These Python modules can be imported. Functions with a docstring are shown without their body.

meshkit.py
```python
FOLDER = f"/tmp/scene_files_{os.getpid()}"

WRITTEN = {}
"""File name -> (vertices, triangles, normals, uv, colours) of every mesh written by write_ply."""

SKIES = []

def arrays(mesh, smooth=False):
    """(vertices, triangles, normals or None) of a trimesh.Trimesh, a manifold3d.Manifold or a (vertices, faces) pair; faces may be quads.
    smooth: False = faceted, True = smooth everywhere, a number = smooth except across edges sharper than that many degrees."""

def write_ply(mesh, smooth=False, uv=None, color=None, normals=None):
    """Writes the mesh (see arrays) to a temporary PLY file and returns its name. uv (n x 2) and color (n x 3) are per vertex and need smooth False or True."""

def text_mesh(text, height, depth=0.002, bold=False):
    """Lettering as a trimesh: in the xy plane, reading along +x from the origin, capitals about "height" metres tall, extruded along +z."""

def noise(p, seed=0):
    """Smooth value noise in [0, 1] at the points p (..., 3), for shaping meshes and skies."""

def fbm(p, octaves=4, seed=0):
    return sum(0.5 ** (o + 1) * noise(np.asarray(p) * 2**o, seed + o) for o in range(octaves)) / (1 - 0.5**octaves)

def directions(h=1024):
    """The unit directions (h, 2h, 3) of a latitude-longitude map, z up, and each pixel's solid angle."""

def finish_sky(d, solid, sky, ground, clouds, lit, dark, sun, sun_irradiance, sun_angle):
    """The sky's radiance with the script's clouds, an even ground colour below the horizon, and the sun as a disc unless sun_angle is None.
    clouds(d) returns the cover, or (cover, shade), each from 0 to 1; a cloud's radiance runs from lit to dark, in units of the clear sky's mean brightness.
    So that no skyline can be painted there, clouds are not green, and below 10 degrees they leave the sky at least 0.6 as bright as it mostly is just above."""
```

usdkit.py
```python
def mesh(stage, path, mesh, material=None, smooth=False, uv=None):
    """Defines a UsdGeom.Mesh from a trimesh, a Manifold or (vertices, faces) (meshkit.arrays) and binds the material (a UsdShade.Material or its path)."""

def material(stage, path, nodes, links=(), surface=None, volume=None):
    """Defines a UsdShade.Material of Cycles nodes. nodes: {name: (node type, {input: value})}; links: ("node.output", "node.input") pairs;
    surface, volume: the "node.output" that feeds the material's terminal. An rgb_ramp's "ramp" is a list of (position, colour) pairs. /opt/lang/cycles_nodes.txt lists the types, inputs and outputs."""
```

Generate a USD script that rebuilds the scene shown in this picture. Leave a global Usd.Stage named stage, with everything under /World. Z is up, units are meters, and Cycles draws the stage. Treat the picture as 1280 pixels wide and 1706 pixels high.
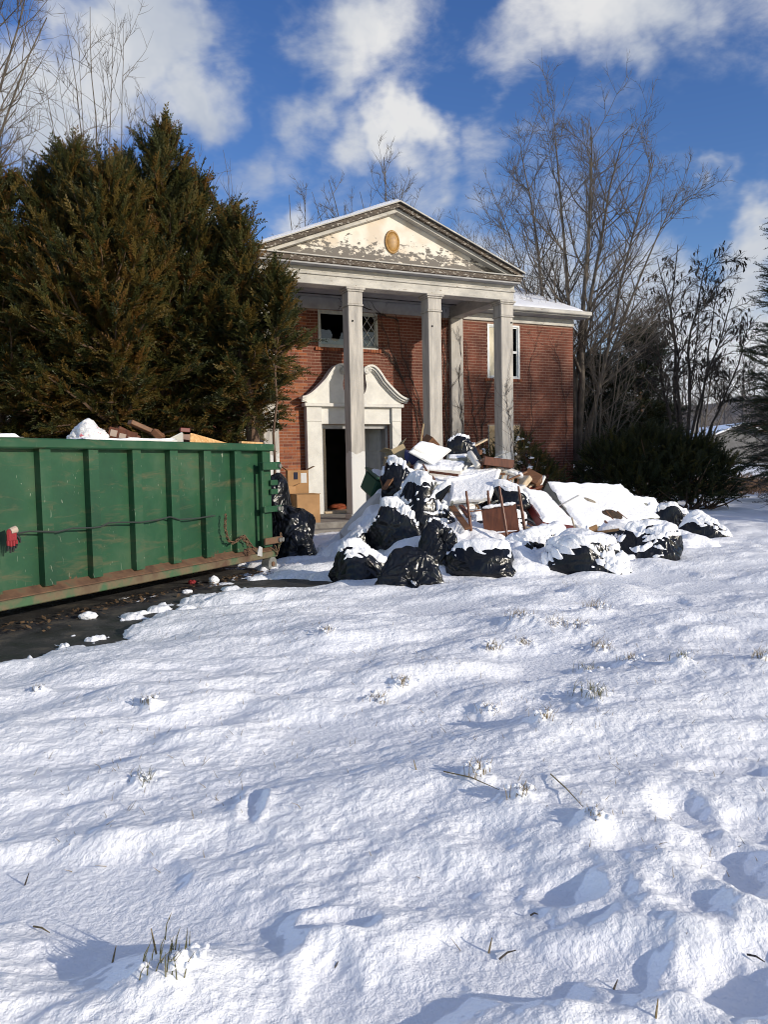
import math, random
import numpy as np, trimesh, usdkit, meshkit
from pxr import Usd, UsdGeom, UsdLux, UsdShade, Gf, Sdf, Vt
from shapely.geometry import Polygon, box as sbox

stage = Usd.Stage.CreateInMemory()
UsdGeom.SetStageUpAxis(stage, 'Z'); UsdGeom.SetStageMetersPerUnit(stage, 1.0)
UsdGeom.Xform.Define(stage, '/World'); UsdGeom.Scope.Define(stage, '/World/Looks')

# ------------------------------------------------------------------ camera
EYE = np.array([0.0, 0.0, 1.5]); PITCH, ROLL, FPX = 0.0617, 0.0188, 1282.0
FWD = np.array([0, math.cos(PITCH), -math.sin(PITCH)]); _r0 = np.array([1.0, 0, 0]); _u0 = np.cross(_r0, FWD)
RGT = math.cos(ROLL) * _r0 - math.sin(ROLL) * _u0; UPV = np.cross(RGT, FWD)
cam = UsdGeom.Camera.Define(stage, '/World/camera')
cam.CreateHorizontalApertureAttr(36.0); cam.CreateVerticalApertureAttr(36.0 * 1706 / 1280)
cam.CreateFocalLengthAttr(36.0 * FPX / 1280); cam.CreateClippingRangeAttr(Gf.Vec2f(0.05, 3000))
cam.CreateExposureAttr(-0.24)
cam.AddTransformOp().Set(Gf.Matrix4d(*RGT, 0, *UPV, 0, *(-FWD), 0, *EYE, 1))

# ------------------------------------------------------------------ sun and sky
SUN_AZ, SUN_EL = math.radians(121.0), math.radians(16.5)
SUN = np.array([math.sin(SUN_AZ) * math.cos(SUN_EL), math.cos(SUN_AZ) * math.cos(SUN_EL), math.sin(SUN_EL)])
sun = UsdLux.DistantLight.Define(stage, '/World/sun')
sun.CreateIntensityAttr(1.25); sun.CreateAngleAttr(0.5); sun.CreateColorAttr(Gf.Vec3f(1.0, 0.91, 0.78)); sun.CreateNormalizeAttr(True)
_q = Gf.Rotation(Gf.Vec3d(0, 0, 1), Gf.Vec3d(*map(float, SUN))).GetQuat()
sun.AddOrientOp().Set(Gf.Quatf(_q))


def ray(px, py):
    return FWD + (px - 640) / FPX * RGT + (853 - py) / FPX * UPV


def at(px, py, Y):
    """The point of the world Y metres ahead that the photograph shows at pixel px, py."""
    v = ray(px, py); return EYE + v * Y / v[1]


def atz(px, py, z=0.0):
    v = ray(px, py); return EYE + v * (z - EYE[2]) / v[2]


def M(name, nodes, links=(), surface='p.BSDF', volume=None):
    return usdkit.material(stage, '/World/Looks/' + name, nodes, links, surface, volume)


def sky_material():
    nodes = {'sky': ('sky_texture', {'sky_type': 'single_scattering', 'sun_disc': False, 'sun_elevation': SUN_EL, 'sun_rotation': SUN_AZ, 'altitude': 300.0, 'air_density': 1.0, 'aerosol_density': 0.35, 'ozone_density': 2.2}),
             'sat': ('hsv', {'hue': 0.518, 'saturation': 1.26, 'value': 2.15, 'fac': 1.0}),
             'tc': ('texture_coordinate', {}),
             'warpn': ('noise_texture', {'scale': 5.0, 'detail': 5.0, 'roughness': 0.6}),
             'warps': ('vector_math', {'math_type': 'subtract', 'vector2': (0.5, 0.5, 0.5)}),
             'warpm': ('vector_math', {'math_type': 'multiply', 'vector2': (0.19, 0.19, 0.19)}),
             'dir': ('vector_math', {'math_type': 'add'}),
             'fine': ('noise_texture', {'scale': 8.0, 'detail': 9.0, 'roughness': 0.6, 'distortion': 0.2}),
             'str': ('mapping', {'scale': (1.0, 1.3, 2.0), 'rotation': (0.0, 0.75, 0.0)}),
             'bg': ('background_shader', {'strength': 0.082})}
    links = [('sky.color', 'sat.color'), ('tc.generated', 'warpn.vector'), ('warpn.color', 'warps.vector1'), ('warps.vector', 'warpm.vector1'),
             ('tc.generated', 'dir.vector1'), ('warpm.vector', 'dir.vector2'), ('tc.generated', 'str.vector'), ('str.vector', 'fine.vector')]
    # cumulus banks: (px, py, angular radius, weight) as directions; each is a soft ball of the sky's sphere
    banks = [(235, 55, .065, 1.15), (200, 125, .07, 1.2), (150, 175, .06, 1.1), (295, 150, .05, 1.0), (90, 205, .07, 1.2), (35, 235, .07, 1.2), (345, 140, .04, .6), (275, 15, .05, .9), (5, 165, .05, .8),
             (480, 190, .04, .55), (520, 150, .045, .75), (560, 110, .05, .85), (600, 70, .055, .95), (640, 30, .06, .95), (690, 0, .06, .9), (745, 20, .05, .5), (500, 85, .045, .45), (420, 275, .05, .5), (490, 260, .05, .4),
             (690, 190, .05, 1.3), (740, 205, .045, 1.3), (650, 212, .045, 1.1), (600, 235, .04, .75), (715, 255, .05, .85), (690, 300, .05, .55), (900, 105, .05, .6), (930, 70, .055, .8), (980, 40, .06, .9), (1050, 15, .06, .9), (1125, 10, .06, .85), (1195, 5, .05, .75), (1065, 100, .03, .5),
             (1195, 290, .032, .95), (1265, 388, .045, 1.3), (1215, 398, .03, .9), (1240, 445, .05, 1.2), (1110, 560, .11, 1.2), (900, 500, .11, .95), (820, 250, .05, .4), (350, 350, .05, .8), (510, 372, .035, .6), (760, 420, .07, .8), (1200, 600, .11, 1.7), (1290, 610, .11, 1.7), (1080, 640, .11, 1.6)]
    rest = [(-400, 200, .25, .9), (-700, -300, .3, .9), (300, -700, .28, .9), (1500, -350, .28, .9), (1900, 200, .25, .9), (2300, -500, .3, .9), (900, -1500, .3, .8), (-300, -1100, .3, .8)]
    last = None
    for i, (x, y, r, w) in enumerate(banks + rest):
        v = ray(x, y); v = v / np.linalg.norm(v)
        nodes[f'd{i}'] = ('vector_math', {'math_type': 'distance', 'vector2': tuple(v)})
        nodes[f'm{i}'] = ('map_range', {'range_type': 'smoothstep', 'from_min': r * 1.25, 'from_max': r * 0.1, 'to_min': 0.0, 'to_max': w, 'clamp': True})
        links += [('dir.vector', f'd{i}.vector1'), (f'd{i}.value', f'm{i}.value')]
        if last:
            nodes[f'a{i}'] = ('math', {'math_type': 'smoothmax', 'value3': 0.12})
            links += [(last, f'a{i}.value1'), (f'm{i}.result', f'a{i}.value2')]; last = f'a{i}.value'
        else:
            last = f'm{i}.result'
    nodes['back'] = ('vector_math', {'math_type': 'dot_product', 'vector2': tuple(-FWD)})   # behind the camera: general broken cloud
    nodes['backr'] = ('map_range', {'range_type': 'smoothstep', 'from_min': -0.55, 'from_max': 0.2, 'to_min': 0.0, 'to_max': 1.0, 'clamp': True})
    nodes['bn'] = ('noise_texture', {'scale': 2.3, 'detail': 4.0, 'roughness': 0.5})
    nodes['bnr'] = ('map_range', {'from_min': 0.46, 'from_max': 0.66, 'to_min': 0.0, 'to_max': 1.0, 'clamp': True})
    nodes['bm'] = ('math', {'math_type': 'multiply'})
    nodes['tot'] = ('math', {'math_type': 'maximum'})
    nodes['fr'] = ('map_range', {'from_min': 0.28, 'from_max': 0.72, 'to_min': -0.42, 'to_max': 0.42, 'clamp': False})
    nodes['sum'] = ('math', {'math_type': 'add'})
    nodes['cov'] = ('map_range', {'range_type': 'smoothstep', 'from_min': 0.05, 'from_max': 1.08, 'to_min': 0.0, 'to_max': 0.97, 'clamp': True})
    nodes['cramp'] = ('rgb_ramp', {'ramp': [(0.0, (5.8, 6.6, 8.3)), (0.45, (8.0, 8.6, 9.6)), (1.0, (11.6, 11.6, 11.6))]})
    nodes['mix'] = ('mix_color', {'use_clamp': False, 'use_clamp_result': False})
    nodes['cn'] = ('noise_texture', {'scale': 5.0, 'detail': 5.0, 'roughness': 0.55})
    nodes['cnr'] = ('map_range', {'from_min': 0.3, 'from_max': 0.65, 'to_min': 0.05, 'to_max': 1.0, 'clamp': True})
    links += [('tc.generated', 'back.vector1'), ('back.value', 'backr.value'), ('tc.generated', 'bn.vector'), ('bn.fac', 'bnr.value'), ('backr.result', 'bm.value1'), ('bnr.result', 'bm.value2'),
              (last, 'tot.value1'), ('bm.value', 'tot.value2'), ('fine.fac', 'fr.value'), ('tot.value', 'sum.value1'), ('fr.result', 'sum.value2'), ('sum.value', 'cov.value'),
              ('dir.vector', 'cn.vector'), ('cn.fac', 'cnr.value'), ('cnr.result', 'cramp.fac'), ('sat.color', 'mix.a'), ('cramp.color', 'mix.b'), ('cov.result', 'mix.fac'), ('mix.result', 'bg.color')]
    return M('sky', nodes, links, 'bg.background')


dome = UsdLux.DomeLight.Define(stage, '/World/sky')
UsdShade.MaterialBindingAPI.Apply(dome.GetPrim()).Bind(sky_material())
dome.GetPrim().SetCustomDataByKey('kind', 'structure')

# ------------------------------------------------------------------ helpers
used = {}


def uniq(parent, name):
    k = used.get((parent, name), 0); used[(parent, name)] = k + 1
    return f'{parent}/{name}' + (f'_{k:03d}' if k else '')


def tag(prim, label=None, cat=None, group=None, kind=None):
    for k, v in (('label', label), ('category', cat), ('group', group), ('kind', kind)):
        if v: prim.SetCustomDataByKey(k, v)
    return prim


def path_of(parent):
    return '/World' if parent is None else str(parent.GetPath())


def obj(name, mesh, mat, parent=None, smooth=False, label=None, cat=None, group=None, kind=None):
    p = usdkit.mesh(stage, uniq(path_of(parent), name), mesh, mat, smooth).GetPrim()
    return tag(p, label, cat, group, kind)


def thing(name, label, cat, loc=(0, 0, 0), rotz=0.0, group=None, kind=None):
    x = UsdGeom.Xform.Define(stage, uniq('/World', name))
    x.AddTranslateOp().Set(Gf.Vec3d(*map(float, loc)))
    if rotz: x.AddRotateZOp().Set(float(rotz))
    return tag(x.GetPrim(), label, cat, group, kind)


class MB:
    """Collects pieces of ONE mesh."""
    def __init__(s): s.v, s.f, s.n = [], [], 0

    def add(s, v, f):
        v = np.asarray(v, float); f = np.asarray(f, int)
        if f.shape[1] == 4: f = np.vstack([f[:, [0, 1, 2]], f[:, [0, 2, 3]]])
        s.v.append(v); s.f.append(f + s.n); s.n += len(v); return s

    def mesh(s, m): return s.add(m.vertices, m.faces)

    def box(s, x0, x1, y0, y1, z0, z1):
        v = np.array([(x, y, z) for z in (z0, z1) for y in (y0, y1) for x in (x0, x1)])
        return s.add(v, BOXF)

    def out(s): return np.vstack(s.v), np.vstack(s.f)


BOXF = np.array([(0, 2, 3, 1), (4, 5, 7, 6), (0, 1, 5, 4), (2, 6, 7, 3), (0, 4, 6, 2), (1, 3, 7, 5)])


def boxm(x0, x1, y0, y1, z0, z1): return MB().box(x0, x1, y0, y1, z0, z1).out()


def bevel_box(x0, x1, y0, y1, z0, z1, b=0.01):
    """A box with chamfered edges (hull of 24 points)."""
    pts = []
    for x, sx in ((x0, 1), (x1, -1)):
        for y, sy in ((y0, 1), (y1, -1)):
            for z, sz in ((z0, 1), (z1, -1)):
                pts += [(x + sx * b, y + sy * b, z), (x + sx * b, y, z + sz * b), (x, y + sy * b, z + sz * b)]
    h = trimesh.convex.convex_hull(np.array(pts)); return np.array(h.vertices), np.array(h.faces)


def tubes(P, R, k=5, cap=False):
    """P (B,n,3) polylines, R (B,n) radii -> one mesh."""
    P = np.asarray(P, float); R = np.asarray(R, float); B, n, _ = P.shape
    T = np.gradient(P, axis=1); T /= np.maximum(np.linalg.norm(T, axis=2, keepdims=True), 1e-9)
    mean = T.mean(1); ref = np.where(np.abs(mean[:, 2:3]) > 0.8, np.array([[1.0, 0.1, 0]]), np.array([[0, 0.05, 1.0]]))
    A = np.cross(T, ref[:, None, :]); A /= np.maximum(np.linalg.norm(A, axis=2, keepdims=True), 1e-9); C = np.cross(T, A)
    a = np.arange(k) * 2 * np.pi / k
    V = P[:, :, None, :] + R[:, :, None, None] * (np.cos(a)[None, None, :, None] * A[:, :, None, :] + np.sin(a)[None, None, :, None] * C[:, :, None, :])
    i, j = np.meshgrid(np.arange(n - 1), np.arange(k), indexing='ij'); j2 = (j + 1) % k
    F = np.stack([i * k + j, i * k + j2, (i + 1) * k + j2, (i + 1) * k + j], -1).reshape(-1, 4)
    V = V.reshape(-1, 3); F = (F[None] + (np.arange(B) * n * k)[:, None, None]).reshape(-1, 4)
    F = np.vstack([F[:, [0, 1, 2]], F[:, [0, 2, 3]]])
    if cap:
        extra = []
        for e in (0, n - 1):
            base = np.arange(B)[:, None] * n * k + e * k
            for q in range(1, k - 1):
                tri = np.hstack([base, base + q, base + q + 1]); extra.append(tri if e else tri[:, ::-1])
        F = np.vstack([F] + extra)
    return V, F


def tube(pts, r, k=6, cap=True):
    pts = np.asarray(pts, float); r = np.full(len(pts), r) if np.ndim(r) == 0 else np.asarray(r, float)
    return tubes(pts[None], r[None], k, cap)


def join(*ms):
    b = MB()
    for m in ms:
        if hasattr(m, 'vertices'): b.mesh(m)
        else: b.add(*m)
    return b.out()


def extrude(poly, depth, plane='xz', off=0.0):
    """Extrudes a shapely polygon drawn in x,z along +y from off (plane xz) or in x,y along z."""
    m = trimesh.creation.extrude_polygon(poly, depth, engine='earcut'); v = np.array(m.vertices); f = np.array(m.faces)
    if plane == 'xz': v = np.stack([v[:, 0], off + depth - v[:, 2], v[:, 1]], 1)
    else: v = v + [0, 0, off]
    return v, f


def fbm(p, octaves=4, seed=0, rough=0.5):
    p = np.asarray(p, float); o, a, t = 0, 1.0, 0.0
    for i in range(octaves):
        o = o + a * (meshkit.noise(p * 2 ** i + 17.3 * i, seed + i) - 0.5) * 2; t += a; a *= rough
    return o / t


def sstep(x, a, b):
    t = np.clip((x - a) / (b - a), 0, 1); return t * t * (3 - 2 * t)


def rotm(ax=0, ay=0, az=0):
    return trimesh.transformations.euler_matrix(ax, ay, az)[:3, :3]


# ------------------------------------------------------------------ materials
def simple(name, col, rough=0.6, **k):
    return M(name, {'p': ('principled_bsdf', {'base_color': col, 'roughness': rough, **k})})


def noisy(name, ramp, scale=6.0, rough=0.7, detail=6.0, stretch=(1, 1, 1), bump=0.0, bscale=60.0, distort=0.0, nrough=0.6, bdist=0.01, **k):
    nodes = {'g': ('geometry', {}), 'm': ('mapping', {'scale': stretch}), 'n': ('noise_texture', {'scale': scale, 'detail': detail, 'roughness': nrough, 'distortion': distort}),
             'r': ('rgb_ramp', {'ramp': ramp}), 'p': ('principled_bsdf', {'roughness': rough, **k})}
    links = [('g.position', 'm.vector'), ('m.vector', 'n.vector'), ('n.fac', 'r.fac'), ('r.color', 'p.base_color')]
    if bump:
        nodes |= {'bn': ('noise_texture', {'scale': bscale, 'detail': 4.0}), 'b': ('bump', {'strength': bump, 'distance': bdist})}
        links += [('m.vector', 'bn.vector'), ('bn.fac', 'b.height'), ('b.normal', 'p.normal')]
    return M(name, nodes, links)


def paint_material(name, base, dirt, wood, peel=0.5, stretch=(6, 6, 0.8), fresh=None):
    """Old paint: grey dirt in streaks, peeled patches of bare wood; 'fresh' = height below which the paint is clean and white."""
    nodes = {'g': ('geometry', {}), 'm': ('mapping', {'scale': stretch}),
             'n': ('noise_texture', {'scale': 1.6, 'detail': 7.0, 'roughness': 0.65}), 'r': ('rgb_ramp', {'ramp': [(0.3, dirt), (0.5, tuple(0.5 * a + 0.5 * b for a, b in zip(dirt, base))), (0.68, base)]}),
             'n2': ('noise_texture', {'scale': 9.0, 'detail': 8.0, 'roughness': 0.7}), 'r2': ('rgb_ramp', {'ramp': [(peel - 0.02, (1, 1, 1)), (peel + 0.02, (0, 0, 0))]}),
             'mx': ('mix_color', {'b': wood}), 'bn': ('noise_texture', {'scale': 45.0, 'detail': 4.0}), 'b': ('bump', {'strength': 0.35, 'distance': 0.01}),
             'p': ('principled_bsdf', {'roughness': 0.62, 'specular_ior_level': 0.3})}
    links = [('g.position', 'm.vector'), ('m.vector', 'n.vector'), ('n.fac', 'r.fac'), ('m.vector', 'n2.vector'), ('n2.fac', 'r2.fac'), ('r.color', 'mx.a'), ('r2.color', 'mx.fac'),
             ('g.position', 'bn.vector'), ('bn.fac', 'b.height'), ('b.normal', 'p.normal')]
    last = 'mx.result'
    if fresh:
        nodes |= {'sx': ('separate_xyz', {}), 'fn': ('noise_texture', {'scale': 6.0, 'detail': 5.0}), 'fa': ('math', {'math_type': 'multiply_add', 'value2': 0.5}),
                  'fm': ('map_range', {'from_min': fresh + 0.27, 'from_max': fresh + 0.23, 'to_min': 0.0, 'to_max': 0.85, 'clamp': True}), 'fx': ('mix_color', {'b': (0.62, 0.62, 0.60)})}
        links += [('g.position', 'sx.vector'), ('g.position', 'fn.vector'), ('fn.fac', 'fa.value1'), ('sx.z', 'fa.value3'), ('fa.value', 'fm.value'), ('fm.result', 'fx.fac'), (last, 'fx.a')]
        last = 'fx.result'
    links.append((last, 'p.base_color'))
    return M(name, nodes, links)


snow_mat = M('snow', {'g': ('geometry', {}), 'n1': ('noise_texture', {'scale': 28.0, 'detail': 5.0, 'roughness': 0.6}), 'n2': ('noise_texture', {'scale': 190.0, 'detail': 3.0, 'roughness': 0.6}),
                      'b1': ('bump', {'strength': 0.85, 'distance': 0.021}), 'b2': ('bump', {'strength': 0.5, 'distance': 0.005}), 'n3': ('noise_texture', {'scale': 1.3, 'detail': 4.0}),
                      'r': ('rgb_ramp', {'ramp': [(0.3, (0.86, 0.875, 0.91)), (0.7, (0.92, 0.925, 0.94))]}), 'p': ('principled_bsdf', {'roughness': 0.55, 'specular_ior_level': 0.25})},
             [('g.position', 'n1.vector'), ('g.position', 'n2.vector'), ('g.position', 'n3.vector'), ('n1.fac', 'b1.height'), ('b1.normal', 'b2.normal'), ('n2.fac', 'b2.height'), ('b2.normal', 'p.normal'), ('n3.fac', 'r.fac'), ('r.color', 'p.base_color')])
asphalt_mat = M('asphalt', {'g': ('geometry', {}), 'n': ('noise_texture', {'scale': 3.0, 'detail': 6.0, 'roughness': 0.6}), 'r': ('rgb_ramp', {'ramp': [(0.35, (0.018, 0.018, 0.02)), (0.55, (0.04, 0.038, 0.036)), (0.68, (0.10, 0.085, 0.06))]}),
                            'n2': ('noise_texture', {'scale': 120.0, 'detail': 3.0}), 'r2': ('rgb_ramp', {'ramp': [(0.62, (0, 0, 0)), (0.7, (1, 1, 1))]}), 'mx': ('mix_color', {'b': (0.13, 0.125, 0.12)}),
                            'rr': ('map_range', {'from_min': 0.35, 'from_max': 0.6, 'to_min': 0.35, 'to_max': 0.85, 'clamp': True}), 'b': ('bump', {'strength': 0.6, 'distance': 0.01}), 'p': ('principled_bsdf', {})},
                [('g.position', 'n.vector'), ('n.fac', 'r.fac'), ('g.position', 'n2.vector'), ('n2.fac', 'r2.fac'), ('r.color', 'mx.a'), ('r2.color', 'mx.fac'), ('mx.result', 'p.base_color'), ('n.fac', 'rr.value'), ('rr.result', 'p.roughness'), ('n2.fac', 'b.height'), ('b.normal', 'p.normal')])
bag_mat = M('black_plastic', {'g': ('geometry', {}), 'm': ('mapping', {'scale': (1.0, 1.0, 0.45)}), 'n': ('noise_texture', {'scale': 9.0, 'detail': 3.0, 'roughness': 0.5, 'distortion': 1.6}), 'w': ('noise_texture', {'scale': 28.0, 'detail': 2.0, 'distortion': 1.2}),
                              'b': ('bump', {'strength': 0.35, 'distance': 0.03}), 'b2': ('bump', {'strength': 0.12, 'distance': 0.008}), 'p': ('principled_bsdf', {'base_color': (0.005, 0.0055, 0.0075), 'roughness': 0.22, 'specular_ior_level': 0.38})},
            [('g.position', 'm.vector'), ('m.vector', 'n.vector'), ('m.vector', 'w.vector'), ('n.fac', 'b.height'), ('w.fac', 'b2.height'), ('b.normal', 'b2.normal'), ('b2.normal', 'p.normal')])
brick_cols = [(0.285, 0.083, 0.031), (0.235, 0.064, 0.026), (0.315, 0.104, 0.040), (0.165, 0.044, 0.022), (0.25, 0.080, 0.036)]


def brick_mat(name, col):
    lo = tuple(c * 0.68 for c in col)
    return noisy(name, [(0.3, lo), (0.6, col), (0.8, tuple(min(1, c * 1.18) for c in col))], scale=9.0, rough=0.85, bump=0.4, bscale=80.0)


brick_mats = [brick_mat(f'brick_{"abcde"[i]}', c) for i, c in enumerate(brick_cols)]
brick_field_mat = M('brick_field', {'g': ('geometry', {}), 'r': ('rgb_ramp', {'ramp': [(0.0, brick_cols[3]), (0.25, brick_cols[1]), (0.5, brick_cols[4]), (0.75, brick_cols[0]), (1.0, brick_cols[2])]}), 'n': ('noise_texture', {'scale': 1.1, 'detail': 6.0, 'roughness': 0.6}),
                                    'nr': ('rgb_ramp', {'ramp': [(0.35, (0.42, 0.40, 0.42)), (0.62, (1, 1, 1))]}), 'mx': ('mix_color', {'blend_type': 'multiply', 'fac': 0.8}), 'bn': ('noise_texture', {'scale': 80.0, 'detail': 4.0}), 'b': ('bump', {'strength': 0.4, 'distance': 0.01}), 'p': ('principled_bsdf', {'roughness': 0.85})},
                    [('g.random_per_island', 'r.fac'), ('g.position', 'n.vector'), ('n.fac', 'nr.fac'), ('r.color', 'mx.a'), ('nr.color', 'mx.b'), ('mx.result', 'p.base_color'), ('g.position', 'bn.vector'), ('bn.fac', 'b.height'), ('b.normal', 'p.normal')])
mortar_mat = noisy('mortar', [(0.3, (0.22, 0.13, 0.095)), (0.7, (0.36, 0.235, 0.175))], scale=5.0, rough=0.95)
column_mat = paint_material('column_paint', (0.52, 0.485, 0.43), (0.27, 0.255, 0.235), (0.30, 0.24, 0.18), peel=0.31, fresh=1.75)
trim_mat = paint_material('trim_paint', (0.56, 0.535, 0.48), (0.30, 0.29, 0.27), (0.2, 0.15, 0.10), peel=0.37, stretch=(1.2, 1.2, 3))
door_trim_mat = paint_material('doorcase_paint', (0.70, 0.69, 0.65), (0.54, 0.53, 0.50), (0.3, 0.27, 0.22), peel=0.24, stretch=(2, 2, 2))
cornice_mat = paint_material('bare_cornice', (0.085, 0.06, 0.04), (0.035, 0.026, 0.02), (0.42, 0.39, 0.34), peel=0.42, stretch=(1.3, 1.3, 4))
tymp_mat = M('tympanum_paint', {'g': ('geometry', {}), 's': ('separate_xyz', {}), 'zr': ('map_range', {'from_min': 6.02, 'from_max': 6.75, 'to_min': 0.64, 'to_max': 0.33, 'clamp': True}),
                                'm': ('mapping', {'scale': (1.0, 1.0, 2.2)}), 'n': ('noise_texture', {'scale': 5.0, 'detail': 10.0, 'roughness': 0.74}), 'lt': ('math', {'math_type': 'subtract'}), 'lr': ('map_range', {'from_min': -0.012, 'from_max': 0.012, 'to_min': 1.0, 'to_max': 0.0, 'clamp': True}),
                                'n2': ('noise_texture', {'scale': 2.0, 'detail': 5.0}), 'r2': ('rgb_ramp', {'ramp': [(0.35, (0.58, 0.50, 0.40)), (0.55, (0.68, 0.64, 0.56))]}), 'mx': ('mix_color', {'b': (0.13, 0.115, 0.10)}), 'p': ('principled_bsdf', {'roughness': 0.7})},
             [('g.position', 's.vector'), ('s.z', 'zr.value'), ('g.position', 'm.vector'), ('m.vector', 'n.vector'), ('n.fac', 'lt.value1'), ('zr.result', 'lt.value2'), ('lt.value', 'lr.value'), ('lr.result', 'mx.fac'), ('g.position', 'n2.vector'), ('n2.fac', 'r2.fac'), ('r2.color', 'mx.a'), ('mx.result', 'p.base_color')])
gold_mat = noisy('ochre_wood', [(0.3, (0.22, 0.11, 0.025)), (0.7, (0.42, 0.23, 0.05))], scale=14.0, rough=0.5)
soffit_mat = noisy('soffit_boards', [(0.3, (0.26, 0.26, 0.27)), (0.7, (0.42, 0.42, 0.42))], scale=3.0, rough=0.7)
frame_mat = noisy('window_frame_paint', [(0.3, (0.30, 0.32, 0.31)), (0.7, (0.48, 0.49, 0.47))], scale=8.0, rough=0.5)
white_frame_mat = simple('white_frame_paint', (0.62, 0.64, 0.64), 0.45)
glass_mat = M('pane_glass', {'f': ('fresnel', {'IOR': 1.5}), 't': ('transparent_bsdf', {'color': (0.75, 0.8, 0.8)}), 'g': ('glossy_bsdf', {'color': (0.9, 0.9, 0.9), 'roughness': 0.03}), 'm': ('mix_closure', {})}, [('f.fac', 'm.fac'), ('t.BSDF', 'm.closure1'), ('g.BSDF', 'm.closure2')], 'm.closure')
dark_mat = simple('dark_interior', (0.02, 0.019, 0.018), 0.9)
curtain_mat = noisy('cream_blind', [(0.3, (0.55, 0.48, 0.33)), (0.7, (0.74, 0.68, 0.52))], scale=5.0, rough=0.7, stretch=(8, 8, 1))
plywood_mat = noisy('plywood', [(0.3, (0.40, 0.27, 0.13)), (0.7, (0.58, 0.43, 0.24))], scale=3.0, rough=0.75, stretch=(1, 1, 6))
concrete_mat = noisy('concrete', [(0.3, (0.14, 0.125, 0.11)), (0.7, (0.28, 0.26, 0.23))], scale=6.0, rough=0.9, bump=0.3)
door_mat = noisy('door_paint', [(0.3, (0.42, 0.44, 0.44)), (0.7, (0.54, 0.55, 0.54))], scale=4.0, rough=0.5)
shingle_mat = noisy('roof_shingles', [(0.3, (0.05, 0.048, 0.045)), (0.7, (0.11, 0.10, 0.095))], scale=8.0, rough=0.9)
bark_mat = noisy('grey_bark', [(0.3, (0.055, 0.045, 0.035)), (0.7, (0.15, 0.125, 0.10))], scale=9.0, rough=0.9, stretch=(1, 1, 0.4), bump=0.5, bscale=30.0)
bark_dark = noisy('dark_bark', [(0.3, (0.03, 0.025, 0.02)), (0.7, (0.075, 0.06, 0.05))], scale=9.0, rough=0.9)
bark_brown = noisy('brown_bark', [(0.3, (0.06, 0.035, 0.022)), (0.7, (0.14, 0.085, 0.055))], scale=7.0, rough=0.9, stretch=(1, 1, 0.3), bump=0.5, bscale=25.0)
vine_mat = noisy('vine_bark', [(0.3, (0.03, 0.022, 0.018)), (0.7, (0.075, 0.055, 0.045))], scale=12.0, rough=0.9)


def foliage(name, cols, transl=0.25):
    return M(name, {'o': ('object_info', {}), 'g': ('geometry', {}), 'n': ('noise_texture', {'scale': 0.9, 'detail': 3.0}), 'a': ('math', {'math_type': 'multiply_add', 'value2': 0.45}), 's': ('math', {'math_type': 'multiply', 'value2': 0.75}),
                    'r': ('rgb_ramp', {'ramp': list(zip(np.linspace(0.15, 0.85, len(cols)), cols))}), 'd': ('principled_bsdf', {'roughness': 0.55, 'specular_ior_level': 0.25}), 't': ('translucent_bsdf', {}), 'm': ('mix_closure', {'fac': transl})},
             [('g.position', 'n.vector'), ('n.fac', 's.value1'), ('o.random', 'a.value1'), ('s.value', 'a.value3'), ('a.value', 'r.fac'), ('r.color', 'd.base_color'), ('r.color', 't.color'), ('d.BSDF', 'm.closure1'), ('t.BSDF', 'm.closure2')], 'm.closure')


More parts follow.
